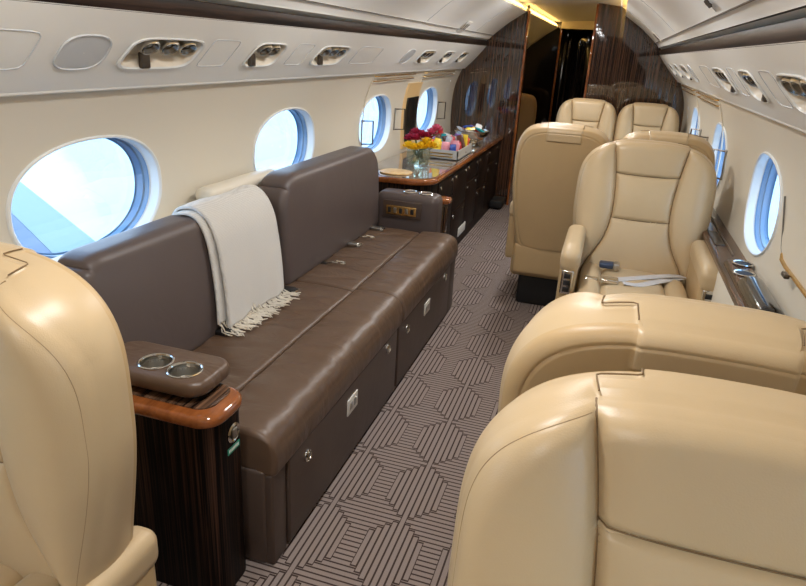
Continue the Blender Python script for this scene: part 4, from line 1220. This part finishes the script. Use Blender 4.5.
# metal bowl
BX, BY = -1.13, 5.62
t = thing('metal_bowl', 'shiny round metal bowl at the far end of the credenza', 'bowl', (BX, BY, .703))
b = MB().lathe([(.001, .704), (.08, .704), (.085, .712), (.05, .73), (.05, .745), (.10, .76), (.14, .80), (.152, .835), (.158, .838), (.148, .83), (.132, .80), (.09, .77), (.001, .765)], (BX, BY, 0), 40); b.build('bowl_body', M['chrome'], t)
for k in range(9):
    a = k*2.4; r = .04+.012*(k % 6)
    n_ = cols[(k*3+1) % 10][0]
    o = packet((BX+r*math.cos(a), BY+r*math.sin(a), .835+.010*(k % 4)), .06, .09, .024, Euler((1.3+.2*math.sin(k), .3*math.cos(k), k*1.1)), pm[n_], 'snack_bar')
    tag(o, '%s wrapped snack bar lying in the metal bowl' % n_, 'snack', 'snack bars in the metal bowl'); recentre(o)

# remove units that are never in view
for nm in [o.name for o in bpy.data.objects if o.get('_drop')]:
    o = bpy.data.objects[nm]
    for cn in [c.name for c in o.children_recursive]: bpy.data.objects.remove(bpy.data.objects[cn])
    bpy.data.objects.remove(bpy.data.objects[nm])
for o in bpy.data.objects:
    for k in ('_o', '_side', '_y'):
        if k in o: del o[k]
    if o.get('label') == '': del o['label']

# ------------------------------------------------------------------ outside
g = MB(); g.grid([[(x, y, -2.3) for y in (-60, 70)] for x in (-80, 60)])
struct(g.build('ground', M['ground'], smooth=False))
t = thing('airplane_wing', 'blue grey wing with pale edge seen through the near left window', 'wing', (-3, 2, -.5))
def wy_(x): return 5.16-.62*(x+6.0)
b = MB(); b.prism([(-2.1, wy_(-2.1)), (-2.1, -3.2), (-13, 6.8), (-13, wy_(-13))], -.52, -.40); b.build('wing_panel', M['wing'], t, smooth=False)
b = MB(); b.prism([(-2.1, wy_(-2.1)+.52), (-2.1, wy_(-2.1)+.02), (-13, wy_(-13)+.02), (-13, wy_(-13)+.5)], -.53, -.42); b.build('wing_edge', M['wingedge'], t, smooth=False)

# ------------------------------------------------------------------ light
w = bpy.data.worlds.new('sky'); sc.world = w; w.use_nodes = True
nt = w.node_tree; bg = nt.nodes['Background']
tc = nt.nodes.new('ShaderNodeTexCoord'); sp = nt.nodes.new('ShaderNodeSeparateXYZ'); nt.links.new(tc.outputs['Generated'], sp.inputs[0])
rp = nt.nodes.new('ShaderNodeValToRGB'); rp.color_ramp.elements[0].position = 0; rp.color_ramp.elements[0].color = (.92, .97, 1, 1)
rp.color_ramp.elements[1].position = .6; rp.color_ramp.elements[1].color = (.42, .66, 1, 1)
nt.links.new(sp.outputs[2], rp.inputs[0]); nt.links.new(rp.outputs[0], bg.inputs['Color'])
bg.inputs['Strength'].default_value = 6.0
for k, (x, y, z, sg) in enumerate(win_panes):
    ld = bpy.data.lights.new('portal', 'AREA'); ld.shape = 'RECTANGLE'; ld.size = .66; ld.size_y = .42
    ld.cycles.is_portal = True
    o = bpy.data.objects.new('portal', ld); col.objects.link(o); o.location = (x, y, z)
    o.rotation_euler = Vector((sg, 0, 0)).to_track_quat('Z', 'Y').to_euler()
    o.rotation_euler = (PI/2, 0, PI/2 if sg > 0 else -PI/2)
# unseen white fill lights added over the aisle to brighten the cabin
for k, y in enumerate((-2.2, -.6, 1.0, 2.6, 4.2, 5.4)):
    ld = bpy.data.lights.new('downlight', 'AREA'); ld.shape = 'DISK'; ld.size = .16; ld.energy = 11; ld.color = (1, 1, 1)
    o = bpy.data.objects.new('downlight', ld); col.objects.link(o); o.location = (XC, y, 1.935)
    b = MB().lathe([(.085, 1.944), (.10, 1.940), (.10, 1.934), (.088, 1.932), (.085, 1.938)], (XC, y, 0), 28); o2 = b.build('fill_light_ring', M['chrome'])  # ring dresses each added fill light as a fixture
    tag(o2, 'round chrome ring of an added ceiling fill light over the aisle', 'light', 'added ceiling fill lights'); recentre(o2)

# ------------------------------------------------------------------ camera
def cam():
    P = (403., 293.); A = (620., 59.); V = (310., 1950.)
    f = math.sqrt(-((A[0]-P[0])*(V[0]-P[0])+(A[1]-P[1])*(V[1]-P[1])))
    ray = lambda p: Vector(((p[0]-P[0])/f, -(p[1]-P[1])/f, -1))
    Y = ray(A).normalized(); Z = -ray(V); Z = (Z-Y*Y.dot(Z)).normalized(); X = Y.cross(Z)
    R = Matrix((X, Y, Z))
    cd = bpy.data.cameras.new('camera'); o = bpy.data.objects.new('camera', cd); col.objects.link(o)
    o.matrix_world = Matrix.Translation((0, 0, 1.48)) @ R.to_4x4()
    cd.sensor_width = 36; cd.lens = f/806*36; cd.clip_start = .02; cd.clip_end = 300
    sc.camera = o
cam()
sc.view_settings.view_transform = 'Standard'; sc.view_settings.look = 'None'; sc.view_settings.gamma = 1
sc.view_settings.exposure = .1
sc.view_settings.use_curve_mapping = False
